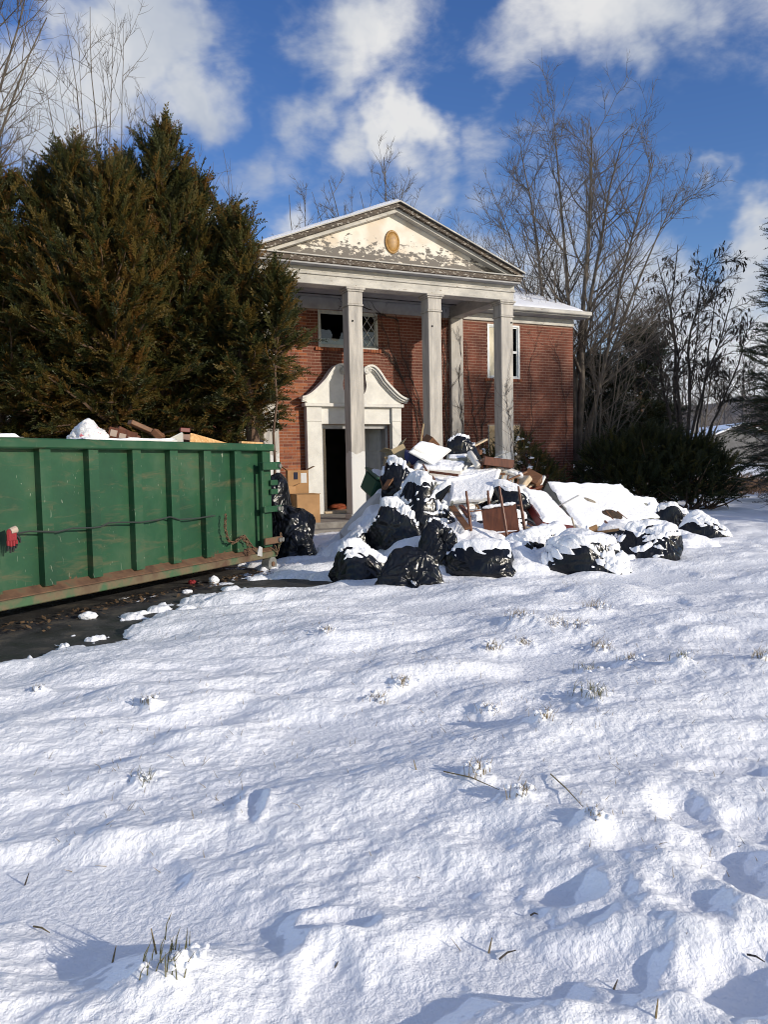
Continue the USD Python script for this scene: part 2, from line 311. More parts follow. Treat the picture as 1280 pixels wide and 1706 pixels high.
fol_brown = foliage('evergreen_bronze', [(0.030, 0.030, 0.010), (0.072, 0.058, 0.014), (0.115, 0.078, 0.017), (0.13, 0.065, 0.016)])
fol_green = foliage('evergreen_olive', [(0.020, 0.028, 0.009), (0.042, 0.048, 0.013), (0.075, 0.068, 0.018)])
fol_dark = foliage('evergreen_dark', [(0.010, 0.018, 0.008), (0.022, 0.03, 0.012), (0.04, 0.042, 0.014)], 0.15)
fol_spruce = foliage('spruce_blue', [(0.012, 0.022, 0.016), (0.025, 0.04, 0.028), (0.04, 0.055, 0.04)], 0.15)


def dump_paint():
    nodes = {'g': ('geometry', {}), 'n': ('noise_texture', {'scale': 1.4, 'detail': 7.0, 'roughness': 0.6}), 'r': ('rgb_ramp', {'ramp': [(0.32, (0.010, 0.048, 0.022)), (0.52, (0.015, 0.068, 0.030)), (0.66, (0.038, 0.088, 0.045))]}),
             'm': ('mapping', {'scale': (0.8, 0.8, 3.5)}), 'n2': ('noise_texture', {'scale': 2.6, 'detail': 8.0, 'roughness': 0.7, 'distortion': 0.6}), 'r2': ('rgb_ramp', {'ramp': [(0.53, (0, 0, 0)), (0.70, (0.8, 0.8, 0.8))]}), 'mx': ('mix_color', {'b': (0.085, 0.085, 0.042)}),
             's': ('separate_xyz', {}), 'zr': ('map_range', {'from_min': 0.30, 'from_max': 0.44, 'to_min': 0.22, 'to_max': -0.06, 'clamp': True}), 'n3': ('noise_texture', {'scale': 7.0, 'detail': 8.0, 'roughness': 0.65}), 'ad': ('math', {'math_type': 'add'}),
             'r3': ('rgb_ramp', {'ramp': [(0.66, (0, 0, 0)), (0.72, (1, 1, 1))]}), 'n4': ('noise_texture', {'scale': 30.0, 'detail': 4.0}), 'rust': ('rgb_ramp', {'ramp': [(0.35, (0.055, 0.028, 0.016)), (0.65, (0.15, 0.075, 0.038))]}), 'mx2': ('mix_color', {}),
             'm5': ('mapping', {'scale': (9.0, 9.0, 2.2)}), 'n5': ('noise_texture', {'scale': 2.3, 'detail': 3.0, 'distortion': 2.0}), 'r5': ('rgb_ramp', {'ramp': [(0.70, (0, 0, 0)), (0.735, (0.8, 0.8, 0.8))]}), 'mx3': ('mix_color', {'b': (0.26, 0.29, 0.22)}),
             'b': ('bump', {'strength': 0.25, 'distance': 0.02}), 'p': ('principled_bsdf', {'roughness': 0.5, 'specular_ior_level': 0.4})}
    links = [('g.position', 'n.vector'), ('n.fac', 'r.fac'), ('g.position', 'm.vector'), ('m.vector', 'n2.vector'), ('n2.fac', 'r2.fac'), ('r.color', 'mx.a'), ('r2.color', 'mx.fac'), ('g.position', 's.vector'), ('s.z', 'zr.value'), ('g.position', 'n3.vector'),
             ('n3.fac', 'ad.value1'), ('zr.result', 'ad.value2'), ('ad.value', 'r3.fac'), ('g.position', 'n4.vector'), ('n4.fac', 'rust.fac'), ('mx.result', 'mx2.a'), ('rust.color', 'mx2.b'), ('r3.color', 'mx2.fac'), ('g.position', 'm5.vector'), ('m5.vector', 'n5.vector'),
             ('n5.fac', 'r5.fac'), ('mx2.result', 'mx3.a'), ('r5.color', 'mx3.fac'), ('mx3.result', 'p.base_color'), ('n.fac', 'b.height'), ('b.normal', 'p.normal')]
    return M('green_steel', nodes, links)


green_mat = dump_paint()
rust_mat = noisy('rusty_steel', [(0.3, (0.06, 0.03, 0.017)), (0.55, (0.14, 0.075, 0.04)), (0.75, (0.06, 0.085, 0.045))], scale=6.0, rough=0.8, detail=8.0)
rail_mat = noisy('rail_steel', [(0.32, (0.085, 0.045, 0.025)), (0.48, (0.13, 0.10, 0.055)), (0.6, (0.045, 0.10, 0.045)), (0.75, (0.05, 0.12, 0.05))], scale=3.0, rough=0.65, detail=8.0)
steel_mat = noisy('grey_steel', [(0.3, (0.10, 0.10, 0.09)), (0.7, (0.22, 0.22, 0.20))], scale=20.0, rough=0.5)
card_mat = noisy('cardboard', [(0.3, (0.30, 0.165, 0.07)), (0.7, (0.42, 0.24, 0.105))], scale=4.0, rough=0.85)
card_tan = noisy('tan_cardboard', [(0.3, (0.26, 0.20, 0.115)), (0.7, (0.36, 0.285, 0.17))], scale=5.0, rough=0.85)
mahog_mat = noisy('mahogany', [(0.3, (0.07, 0.022, 0.010)), (0.7, (0.16, 0.052, 0.022))], scale=5.0, rough=0.4, stretch=(6, 6, 0.8))
brown_wood = noisy('brown_wood', [(0.3, (0.10, 0.042, 0.017)), (0.7, (0.20, 0.09, 0.038))], scale=5.0, rough=0.6, stretch=(1, 5, 5))
pine_mat = noisy('pale_wood', [(0.3, (0.38, 0.28, 0.17)), (0.7, (0.52, 0.42, 0.29))], scale=4.0, rough=0.65, stretch=(5, 1, 5))
osb_mat = noisy('chip_board', [(0.3, (0.40, 0.20, 0.07)), (0.5, (0.58, 0.34, 0.14)), (0.7, (0.70, 0.47, 0.24))], scale=22.0, rough=0.75, distort=1.0)
maroon_mat = noisy('maroon_board', [(0.3, (0.10, 0.014, 0.013)), (0.7, (0.16, 0.025, 0.02))], scale=4.0, rough=0.5)
white_board = noisy('white_board', [(0.3, (0.55, 0.55, 0.53)), (0.7, (0.68, 0.67, 0.65))], scale=4.0, rough=0.6)
grey_cloth = noisy('grey_cloth', [(0.3, (0.16, 0.165, 0.14)), (0.7, (0.27, 0.275, 0.245))], scale=6.0, rough=0.9, bump=0.3)
pale_cloth = noisy('pale_cloth', [(0.3, (0.48, 0.46, 0.42)), (0.7, (0.66, 0.64, 0.61))], scale=2.5, rough=0.85, bump=0.4, bscale=20.0)
bin_mat = simple('green_plastic', (0.012, 0.06, 0.034), 0.35)
blue_plastic = simple('blue_plastic', (0.02, 0.03, 0.12), 0.4)
yellow_mat = noisy('yellow_lid', [(0.3, (0.38, 0.19, 0.015)), (0.7, (0.55, 0.31, 0.03))], scale=20.0, rough=0.4)
red_mat = noisy('red_knit', [(0.3, (0.16, 0.009, 0.013)), (0.7, (0.27, 0.018, 0.024))], scale=40.0, rough=0.8)
rubber_mat = simple('black_rubber', (0.012, 0.012, 0.013), 0.55)
cream_cuff = simple('cream_cuff', (0.42, 0.33, 0.27), 0.8)
cable_mat = simple('dark_cable', (0.03, 0.035, 0.03), 0.5)
bagwhite_mat = M('white_bag_print', {'g': ('geometry', {}), 'n': ('noise_texture', {'scale': 16.0, 'detail': 2.0}), 'r': ('rgb_ramp', {'ramp': [(0.64, (0.72, 0.72, 0.72)), (0.67, (0.75, 0.2, 0.22))]}), 'bn': ('noise_texture', {'scale': 18.0, 'detail': 4.0, 'distortion': 1.0}), 'b': ('bump', {'strength': 0.7, 'distance': 0.03}),
                                     'p': ('principled_bsdf', {'roughness': 0.4})}, [('g.position', 'n.vector'), ('n.fac', 'r.fac'), ('r.color', 'p.base_color'), ('g.position', 'bn.vector'), ('bn.fac', 'b.height'), ('b.normal', 'p.normal')])
straw_mat = noisy('dry_grass_blades', [(0.3, (0.10, 0.075, 0.03)), (0.7, (0.27, 0.20, 0.10))], scale=30.0, rough=0.8)
green_blade = noisy('green_grass_blades', [(0.3, (0.05, 0.055, 0.02)), (0.7, (0.16, 0.14, 0.06))], scale=30.0, rough=0.8)
reed_mat = noisy('reddish_dry_grass', [(0.3, (0.16, 0.085, 0.045)), (0.7, (0.30, 0.19, 0.11))], scale=3.0, rough=0.9)
siding_mat = noisy('grey_siding', [(0.3, (0.12, 0.118, 0.115)), (0.7, (0.17, 0.167, 0.165))], scale=2.0, rough=0.8)

# ------------------------------------------------------------------ ground
FX = [(1110, 1640, .16, .11, .05), (1200, 1470, .13, .20, .055), (1255, 1395, .15, .12, .055), (1140, 1375, .10, .18, .045), (965, 1660, .22, .12, .045), (1265, 1660, .14, .16, .05), (945, 1515, .09, .07, .03), (1225, 1690, .12, .12, .04),
      (424, 1372, .045, .13, .022), (552, 1660, .07, .13, .028), (560, 1570, .10, .05, .02), (790, 1610, .16, .09, .03), (1150, 1540, .10, .14, .03), (700, 1500, .16, .14, .018), (1270, 1505, .12, .16, .03), (1060, 1440, .12, .10, .02), (1215, 1300, .16, .10, .03), (850, 1420, .2, .1, .015)]
FOOT = [(*atz(x, y)[:2], a, b, d) for x, y, a, b, d in FX]
TUFTS = [(628, 1163, .09, 1), (240, 1300, .085, 0), (795, 1312, .075, 1), (985, 1175, .14, 0), (810, 1183, .07, 1), (905, 1218, .06, 1), (990, 1387, .05, 1), (865, 1350, .06, 2), (980, 1115, .10, 0), (1050, 1108, .09, 1), (1135, 1120, .08, 0), (1270, 1120, .10, 1), (285, 1635, .11, 0), (670, 1145, .08, 1), (545, 1068, .07, 1), (865, 1045, .14, 1), (920, 1050, .14, 1), (965, 1050, .12, 1), (820, 1085, .1, 2), (870, 1075, .1, 1), (1000, 1078, .12, 2), (65, 1160, .05, 1), (250, 1187, .05, 1), (990, 1020, .14, 2)]


def drive_edge(y):
    return np.interp(y, [-12, 5.96, 6.63, 8.67, 10.2, 11.3, 12.2, 14.5, 18], [-15.0, -3.0, -2.62, -2.2, -1.72, -1.75, -2.6, -4.5, -6.0])


def land(x, y):
    r = np.hypot(x, y)
    return 1.0 * sstep(y, 28, 66) + 1.6 * sstep(r, 70, 200) + 0.0 * x


def snow_height(x, y, detail=True):
    e = drive_edge(y); q = np.stack([x, y, 0 * x], -1)
    edge = (x - e) + 0.42 * fbm(q * [1.6, 1.6, 1], 5, 5, 0.65)
    cover = sstep(edge, -0.12, 0.5)
    thick = 0.075 * cover - 0.035 * (1 - cover)
    isl = fbm(q * [4.6, 4.6, 1] + 9, 4, 31, .6); near = np.exp(-np.clip(-edge - 0.05, 0, 9) / 0.5) * (1 - cover)
    thick = thick + near * 0.085 * sstep(isl, 0.0, 0.34)
    tip = np.exp(-(((x + 1.25) / 0.75) ** 2 + ((y - 9.95 - .12 * x) / 0.42) ** 2) ** 2)
    thick = thick - 0.22 * tip * (0.7 + 0.6 * fbm(q * 4.0, 3, 77))
    rot = np.stack([x * 0.93 + y * 0.36, (-x * 0.36 + y * 0.93), 0 * x], -1)
    open_ = 0.25 + 0.75 * cover
    h = thick + open_ * (0.105 * fbm(rot * [0.6, 1.3, 1], 3, 11) + 0.075 * fbm(rot * [1.7, 3.2, 1], 3, 21) * (0.5 + meshkit.noise(q * 0.8, 4)))
    if detail:
        h = h + open_ * (0.0095 * fbm(rot * [6.5, 11.0, 1], 3, 41, 0.6) + 0.0068 * fbm(rot * [20, 30, 1], 2, 51, 0.6))
        fade = np.clip(1.4 - y / 26.0, 0, 1); h = h * (0.35 + 0.65 * fade)
        dents = np.clip(fbm(q * [2.1, 2.6, 1] + 40, 2, 91) - 0.18, 0, 1) * sstep(meshkit.noise(q * .45, 92) + .12 * sstep(x, -.5, 1.5), .42, .62); h = h - open_ * 0.11 * dents * fade
        for fx, fy, a, b, d in FOOT:
            dx, dy = x - fx, y - fy; m = (np.abs(dx) < a * 3) & (np.abs(dy) < b * 3)
            rr = np.sqrt((dx[m] / a) ** 2 + (dy[m] / b) ** 2) + 0.4 * fbm(q[m] * 6, 3, 61)
            h[m] = h[m] - d * (1 - sstep(rr, 0.2, 1.5)) + 0.010 * np.exp(-((rr - 1.5) / 0.45) ** 2)
        for tx, ty, r, k in TUFTS:
            p = TP[(tx, ty)]; dx, dy = x - p[0], y - p[1]; m = (np.abs(dx) < r * 4) & (np.abs(dy) < r * 4)
            rr = np.hypot(dx[m], dy[m]) / (r * 1.1)
            h[m] = h[m] + 0.035 * np.exp(-rr ** 2) * (0.3 + 1.3 * meshkit.noise(q[m] * 26, 8))
    flo = 0.03 + 0.25 * (h - 0.03); h = np.where((edge > 0.75) & (tip < 0.05) & (h < 0.03), np.maximum(flo, 0.012), h)
    return h + land(x, y)


TP = {(x, y): atz(x, y, 0.07) for x, y, _, _ in TUFTS}


def grid_mesh(X, Y, Z):
    n, m = X.shape; V = np.stack([X, Y, Z], -1).reshape(-1, 3)
    i, j = np.meshgrid(np.arange(n - 1), np.arange(m - 1), indexing='ij'); a = i * m + j
    F = np.stack([a, a + 1, a + m + 1, a + m], -1).reshape(-1, 4)
    return V, np.vstack([F[:, [0, 1, 2]], F[:, [0, 2, 3]]])


rows = np.concatenate([np.linspace(-30, 0.4, 12)[:-1], np.geomspace(1.0, 46, 900) - 0.6 * np.linspace(1, 0, 900), np.geomspace(47, 420, 26)])
cols = np.concatenate([-np.geomspace(9, 0.86, 12)[:-1], np.linspace(-0.86, 0.92, 640), np.geomspace(0.92, 9, 12)[1:]])
Yg = np.repeat(rows[:, None], len(cols), 1); Xg = cols[None] * (np.maximum(Yg, 1.0) * 0.78 + 0.9)
Zg = snow_height(Xg.ravel(), Yg.ravel()).reshape(Xg.shape)
obj('snow_ground', grid_mesh(Xg, Yg, Zg), snow_mat, smooth=True, kind='structure', label='lumpy snow covering the lawn, blue in its hollows')
gx, gy = np.meshgrid(np.linspace(-16, 0.5, 60), np.linspace(-8, 17, 80))
obj('driveway', grid_mesh(gx, gy, 0.012 * fbm(np.stack([gx, gy, 0 * gx], -1) * 0.7, 3, 3)), asphalt_mat, smooth=True, kind='structure', label='wet dark asphalt driveway beside the dumpster')


def ground_z(x, y): return float(snow_height(np.array([x]), np.array([y]))[0])


# ------------------------------------------------------------------ house
HT = 24.8; HX, HY = 0.29, 18.09
HD = np.array([math.cos(math.radians(HT)), math.sin(math.radians(HT)), 0]); HN = np.array([-HD[1], HD[0], 0])
def hw(t, w, z): return np.array([HX, HY, 0]) + HD * t + HN * w + np.array([0, 0, z])
house = thing('brick_house', 'abandoned red brick house with peeling white columned portico, snow on its roof', 'house', (HX, HY, 0), HT)
W, TL, TR = 2.392, -6.3, 7.11
FLOOR = 0.26
holes = {'door': (-0.97, 0.95, 0, 2.55), 'win': (-0.97, 0.70, 4.52, 5.46), 'rwin': (4.10, 5.19, 3.88, 5.40), 'lower': (4.10, 5.19, 1.05, 2.56), 'lwin': (-5.19, -4.10, 3.88, 5.40), 'llow': (-5.19, -4.10, 1.05, 2.56)}
wall_poly = Polygon([(TL, 0), (TR, 0), (TR, 5.6), (TL, 5.6)])
for x0, x1, z0, z1 in holes.values(): wall_poly = wall_poly.difference(sbox(x0, z0 - 0.001, x1, z1))
wall = obj('front_wall', extrude(wall_poly, 0.22, off=W + 0.006), mortar_mat, house)
rng = np.random.default_rng(3)
BL, BH = 0.228, 0.0765
bricks = []
for c in range(int(5.47 / BH)):
    z0, z1 = c * BH + 0.004, (c + 1) * BH - 0.007
    x = TL - (BL / 2 if c % 2 else 0)
    while x < TR:
        segs = [(max(x, TL) + 0.0045, min(x + BL, TR) - 0.0045)]
        for hx0, hx1, hz0, hz1 in holes.values():
            if z1 > hz0 - (0.085 if hz0 > 0.5 else 0) and z0 < hz1:
                ns = []
                for a, b in segs:
                    if b <= hx0 or a >= hx1: ns.append((a, b))
                    else:
                        if a < hx0 - 0.02: ns.append((a, hx0))
                        if b > hx1 + 0.02: ns.append((hx1, b))
                segs = ns
        for a, b in segs:
            if b - a > 0.03: bricks.append((a, b, z0, z1))
        x += BL


def brick_shape(a, b, z0, z1):
    f = W + rng.normal(0, 0.0012); e = 0.0025
    v = [(a, W + 0.03, z0), (b, W + 0.03, z0), (b, W + 0.03, z1), (a, W + 0.03, z1), (a + e, f, z0 + e), (b - e, f, z0 + e), (b - e, f, z1 - e), (a + e, f, z1 - e)]
    return v, [(4, 5, 6, 7), (0, 1, 5, 4), (1, 2, 6, 5), (2, 3, 7, 6), (3, 0, 4, 7)]


vis = [i for i, (a, b, z0, z1) in enumerate(bricks) if -2.45 < a < -1.35 and 0.5 < z0]
vis += [i for i, (a, b, z0, z1) in enumerate(bricks) if 1.3 < a < 2.2 and z0 > 1.9]
vis = sorted(vis, key=lambda i: bricks[i][0])[:300]; vset = set(vis)
for i in vis:
    obj('brick', brick_shape(*bricks[i]), brick_mats[rng.integers(5)], wall)
fb = MB()
for i, b in enumerate(bricks):
    if i not in vset: fb.add(*brick_shape(*b))
obj('brick_field', fb.out(), brick_field_mat, wall, kind='stuff', label='rest of the laid red bricks')
farb = M('far_brick', {'g': ('geometry', {}), 'm': ('mapping', {'rotation': (1.5708, 0, 0)}), 'b': ('brick_texture', {'color1': brick_cols[0], 'color2': brick_cols[3], 'mortar': (0.3, 0.22, 0.18), 'scale': 1.0, 'brick_width': 0.228, 'row_height': 0.0765, 'mortar_size': 0.008}), 'p': ('principled_bsdf', {'roughness': 0.85})}, [('g.position', 'm.vector'), ('m.vector', 'b.vector'), ('b.color', 'p.base_color')])
DEPTH = 8.6
obj('side_wall', boxm(TR - 0.24, TR - 0.002, W + 0.236, W + DEPTH, 0, 5.6), farb, house)
obj('side_wall', boxm(TL + 0.002, TL + 0.24, W + 0.236, W + DEPTH, 0, 5.6), farb, house)
obj('back_wall', boxm(TL + 0.242, TR - 0.242, W + DEPTH - 0.2, W + DEPTH - 0.002, 0, 5.6), farb, house)
# main roof
EV = 5.74; OH = 0.42; RS = 0.42; MID = W + DEPTH / 2; RZ = EV + RS * (DEPTH / 2 + OH)
def roof_sheet(x0, x1, up, th, inset=0.0):
    b = MB(); y0, y1 = W - OH + inset, W + DEPTH + OH - inset
    prof = Polygon([(y0, EV + up + inset * RS), (MID, RZ + up), (y1, EV + up + inset * RS), (y1, EV + up + th + inset * RS), (MID, RZ + up + th), (y0, EV + up + th + inset * RS)])
    v, f = extrude(prof, x1 - x0, off=0)
    return np.stack([v[:, 1] + x0, v[:, 0], v[:, 2]], 1), f[:, ::-1]
roof = obj('roof', roof_sheet(TL - 0.25, TR + 0.25, 0.0, 0.10), shingle_mat, house)
gable = Polygon([(W + 0.3, 5.602), (W + DEPTH - 0.3, 5.602), (MID, RZ - 0.15)])
for x0 in (TL + 0.01, TR - 0.19):
    v, f = extrude(gable, 0.18); obj('gable_wall', (np.stack([v[:, 1] + x0, v[:, 0], v[:, 2]], 1), f[:, ::-1]), farb, house)
# snow on the front slope, a lumpy sheet
sx, sv = np.meshgrid(np.linspace(TL - 0.23, TR + 0.23, 110), np.linspace(0, 1, 46), indexing='ij')
sy = W - OH + 0.02 + sv * (MID - W + OH + 0.05)
edge_ = np.minimum(np.minimum(sstep(sv, 0, 0.03), sstep(TR + 0.24 - sx, 0, 0.12)), sstep(sx - TL + 0.24, 0, 0.12))
sz = EV + (sy - W + OH) * RS + 0.085 + edge_ * (0.055 + 0.03 * fbm(np.stack([sx, sy, 0 * sx], -1) * 1.4, 4, 8))
obj('roof_snow', grid_mesh(sx, sy, sz), snow_mat, roof, smooth=True)
obj('fascia', bevel_box(3.55, TR + 0.26, W - OH - 0.045, W - OH - 0.003, EV - 0.05, EV + 0.085, 0.006), trim_mat, house)
obj('fascia', bevel_box(TL - 0.26, -3.55, W - OH - 0.045, W - OH - 0.003, EV - 0.05, EV + 0.085, 0.006), trim_mat, house)
obj('gutter', bevel_box(3.55, TR + 0.27, W - OH - 0.14, W - OH - 0.048, EV - 0.015, EV + 0.10, 0.02), trim_mat, house)
obj('eave_soffit', boxm(3.55, TR + 0.24, W - OH, W - 0.06, EV - 0.06, EV - 0.03), soffit_mat, house)
obj('eave_soffit', boxm(TL - 0.24, -3.55, W - OH, W - 0.06, EV - 0.06, EV - 0.03), soffit_mat, house)
obj('frieze_board', bevel_box(3.30, TR - 0.01, W - 0.06, W - 0.004, 5.475, 5.675, 0.006), trim_mat, house)
obj('frieze_board', bevel_box(TL + 0.01, -3.30, W - 0.06, W - 0.004, 5.475, 5.675, 0.006), trim_mat, house)
# portico ---------------------------------------------------------
S, A = 2.027, 0.173
porch = obj('porch_floor', bevel_box(-3.75, 3.75, -0.52, W - 0.005, 0.02, FLOOR, 0.012), concrete_mat, house)
obj('porch_step', bevel_box(-2.6, 3.2, -0.92, -0.523, -0.03, 0.13, 0.012), concrete_mat, house)
ZB, ZA = 5.464, 5.83


def lath(profile_boxes, cx, cw):
    b = MB()
    for half, z0, z1 in profile_boxes: b.add(*bevel_box(cx - half, cx + half, cw - half, cw + half, z0, z1, 0.008))
    return b.out()


for k in range(4):
    cx = (k - 1.5) * S
    col = obj('column', bevel_box(cx - A, cx + A, -A, A, FLOOR + 0.12, 5.06, 0.012), column_mat, house)
    obj('plinth', bevel_box(cx - A - 0.03, cx + A + 0.03, -A - 0.03, A + 0.03, FLOOR + 0.002, FLOOR + 0.118, 0.01), column_mat, col)
    obj('capital', lath([(A + 0.022, 5.062, 5.10), (A + 0.006, 5.102, 5.37), (A + 0.03, 5.372, 5.41), (A + 0.055, 5.412, ZB - 0.002)], cx, 0), column_mat, col)
    if k > 0:
        hz = 4.72 if k < 3 else 4.93
        cyl = trimesh.creation.cylinder(0.022, 0.012, sections=14); v = np.array(cyl.vertices)
        hx = cx - A + 0.10 if k < 3 else cx + A - 0.05
        obj('fixing_hole', (np.stack([v[:, 0] + hx, v[:, 2] - A - 0.0055, v[:, 1] + hz], 1), cyl.faces), dark_mat, col)
for sgn in (-1, 1):
    cx = sgn * 1.5 * S
    obj('pilaster', bevel_box(cx - A - 0.02, cx + A + 0.02, W - 0.13, W - 0.004, FLOOR + 0.002, ZB - 0.002, 0.01), column_mat, house)
LX = 1.5 * S + A + 0.02
# architrave beams
obj('architrave', bevel_box(-LX, LX, -A - 0.02, A + 0.02, ZB, ZA - 0.17, 0.008), trim_mat, house)
obj('architrave_band', bevel_box(-LX - 0.03, LX + 0.03, -A - 0.05, A + 0.022, ZA - 0.168, ZA - 0.11, 0.008), trim_mat, house)
obj('frieze', bevel_box(-LX - 0.01, LX + 0.01, -A - 0.028, A + 0.021, ZA - 0.108, ZA - 0.002, 0.006), trim_mat, house)
for sgn in (-1, 1):
    x0, x1 = sorted((sgn * (LX - 0.02), sgn * (LX - 0.02 - 2 * A)))
    obj('side_beam', bevel_box(x0, x1, A + 0.025, W - 0.006, ZB + 0.002, ZA - 0.004, 0.008), trim_mat, house)
obj('porch_ceiling', boxm(-LX + 0.36, LX - 0.36, A + 0.025, W - 0.006, ZA - 0.06, ZA - 0.006), soffit_mat, house)
obj('wall_frieze', bevel_box(-LX + 0.37, LX - 0.37, W - 0.05, W - 0.004, 5.475, ZA - 0.065, 0.006), soffit_mat, house)
# horizontal cornice
CW, CX = 0.45, 3.30
obj('cornice_soffit', boxm(-CX + 0.03, CX - 0.03, -CW + 0.03, W - 0.05, ZA, ZA + 0.035), soffit_mat, house)
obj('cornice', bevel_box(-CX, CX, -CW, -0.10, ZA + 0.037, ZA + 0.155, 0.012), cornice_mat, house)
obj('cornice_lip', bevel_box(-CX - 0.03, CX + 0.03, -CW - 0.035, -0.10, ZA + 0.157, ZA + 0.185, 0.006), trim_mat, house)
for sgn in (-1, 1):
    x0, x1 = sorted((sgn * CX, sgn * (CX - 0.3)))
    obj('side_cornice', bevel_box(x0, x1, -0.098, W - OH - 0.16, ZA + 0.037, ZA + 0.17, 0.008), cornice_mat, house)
ZC = ZA + 0.187; AP = 7.40
SL = (AP - (ZC + 0.10)) / CX
tym = Polygon([(-CX + 0.25, ZC), (CX - 0.25, ZC), (0, ZC + (CX - 0.25) * SL + 0.0)])
obj('tympanum', extrude(tym, 0.06, off=-0.15), tymp_mat, house)


def rake(z_off, th, y0, y1, ext=0.0):
    out = []
    for sgn in (-1, 1):
        x1 = CX + ext
        poly = Polygon([(0, AP - th + z_off), (sgn * x1, AP - th + z_off - x1 * SL), (sgn * x1, AP + z_off - x1 * SL), (0, AP + z_off)])
        out.append(extrude(poly if poly.exterior.is_ccw else Polygon(list(poly.exterior.coords)[::-1]), y1 - y0, off=y0))
    return out


for m in rake(-0.10, 0.115, -0.34, -0.16): obj('rake_moulding', m, trim_mat, house)
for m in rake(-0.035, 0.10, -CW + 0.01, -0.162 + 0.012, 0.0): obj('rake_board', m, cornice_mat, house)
for m in rake(0.0, 0.035, -CW - 0.03, 5.4, 0.05): obj('portico_roof', m, shingle_mat, house)
for m in rake(-0.004, 0.028, -CW - 0.06, -CW - 0.032, 0.06): obj('rake_edge', m, trim_mat, house)
for k, (ext, seed) in enumerate(((-1, 3), (1, 4))):
    uu, vv = np.meshgrid(np.linspace(0, 1, 60), np.linspace(0, 1, 50), indexing='ij')
    x = ext * uu * (CX + 0.03); y = -CW - 0.03 + vv * 5.6
    ed = np.minimum(sstep(vv, 0, 0.02), sstep(1 - uu, 0, 0.03)); cov = 0.085 if ext < 0 else 0.008
    z = AP - np.abs(x) * SL - 0.012 + ed * (cov + 0.022 * fbm(np.stack([x, y, 0 * x], -1) * 2.2, 4, seed))
    V, F = grid_mesh(x, y, z); obj('portico_snow', (V, F if ext > 0 else F[:, ::-1]), snow_mat, house, smooth=True)
oval = trimesh.creation.icosphere(3, 1.0); v = np.array(oval.vertices) * [0.155, 0.05, 0.22]
med = obj('medallion', (v + [-0.06, -0.16, 6.56], oval.faces), gold_mat, house, smooth=True, label='oval ochre plaque in the gable')
rim = trimesh.creation.torus(1.0, 0.13, 28, 8); v = np.array(rim.vertices); obj('rim', (np.stack([v[:, 0] * 0.165 - 0.06, v[:, 2] * 0.15 - 0.17, v[:, 1] * 0.235 + 6.56], 1), rim.faces), gold_mat, med, smooth=True)

# doorcase with broken swan-neck pediment ------------------------
D0 = W - 0.20
for x0, x1 in ((-1.40, -1.0), (0.98, 1.25)):
    d = obj('door_pilaster', bevel_box(x0, x1, D0, W - 0.004, FLOOR + 0.002, 2.62, 0.008), door_trim_mat, house)
    obj('pilaster_block', bevel_box(x0 - 0.005, x1 + 0.005, D0 - 0.012, W - 0.004, 2.622, 2.99, 0.006), door_trim_mat, d)
obj('door_frieze', bevel_box(-0.994, 0.974, D0 + 0.06, W - 0.004, 2.56, 2.99, 0.006), door_trim_mat, house)
obj('door_cornice', bevel_box(-1.47, 1.30, D0 - 0.08, W - 0.004, 2.992, 3.08, 0.012), door_trim_mat, house)
cxd = -0.06


def swan(sgn):
    """The S-curve from the outer corner up to the scroll, as (x, z) points."""
    s = np.linspace(0, 1, 26)
    x = 1.48 * (1 - s) + 0.28 * s; z = 3.22 + 0.80 * (s ** 2 * (3 - 2 * s)) ** 0.95 + 0.10 * np.sin(np.pi * np.clip((s - 0.55) / 0.45, 0, 1))
    return np.stack([cxd + sgn * x, z], 1)


for sgn in (-1, 1):
    c = swan(sgn)
    a = np.linspace(0.15 * np.pi, -0.5 * np.pi, 10)
    gap = np.stack([cxd + sgn * 0.06 + sgn * 0.27 * np.abs(np.cos(a)) ** 0.8, 3.55 + 0.31 * np.sin(a) + 0.02], 1)
    poly = Polygon(list(c[:-1]) + [(cxd + sgn * 0.30, 3.90)] + list(gap) + [(cxd + sgn * 0.0, 3.082), (cxd + sgn * 1.30, 3.082), (cxd + sgn * 1.44, 3.2)]).buffer(0)
    if poly.geom_type != 'Polygon': poly = max(poly.geoms, key=lambda g: g.area)
    obj('swan_neck_board', extrude(poly, 0.12, off=D0 + 0.02), door_trim_mat, house)
    for off, hgt, prj in ((0.0, 0.05, 0.16), (-0.052, 0.05, 0.11), (-0.104, 0.035, 0.06)):
        n_ = np.gradient(c, axis=0); n_ = np.stack([-n_[:, 1], n_[:, 0]], 1) * -sgn * -1; n_ /= np.linalg.norm(n_, axis=1, keepdims=True); n_ *= np.sign(n_[:, 1:2] + 1e-9)
        hi, lo = c + n_ * (off + 0.02), c + n_ * (off + 0.02 - hgt)
        pl = Polygon(list(hi) + list(lo[::-1])).buffer(0)
        if pl.geom_type != 'Polygon': pl = max(pl.geoms, key=lambda g: g.area)
        obj('swan_neck_moulding', extrude(pl, W - 0.006 - (D0 + 0.02 - prj), off=D0 + 0.02 - prj) if off == 0 else extrude(pl, prj + 0.0005 * sgn, off=D0 + 0.0195 - prj), door_trim_mat, house)
    ro = trimesh.creation.cylinder(0.105, 0.20, sections=28); v = np.array(ro.vertices)
    cxr, czr = cxd + sgn * 0.29, 3.935
    r0 = obj('scroll_rosette', (np.stack([v[:, 0] + cxr, v[:, 2] + D0 - 0.05, v[:, 1] + czr], 1), ro.faces[:, ::-1]), door_trim_mat, house, smooth=40)
    for q in range(2):
        to = trimesh.creation.torus(0.085 - 0.04 * q, 0.014, 24, 8); v = np.array(to.vertices)
        obj('ring', (np.stack([v[:, 0] + cxr, v[:, 2] + D0 - 0.152, v[:, 1] + czr], 1), to.faces), door_trim_mat, r0, smooth=True)
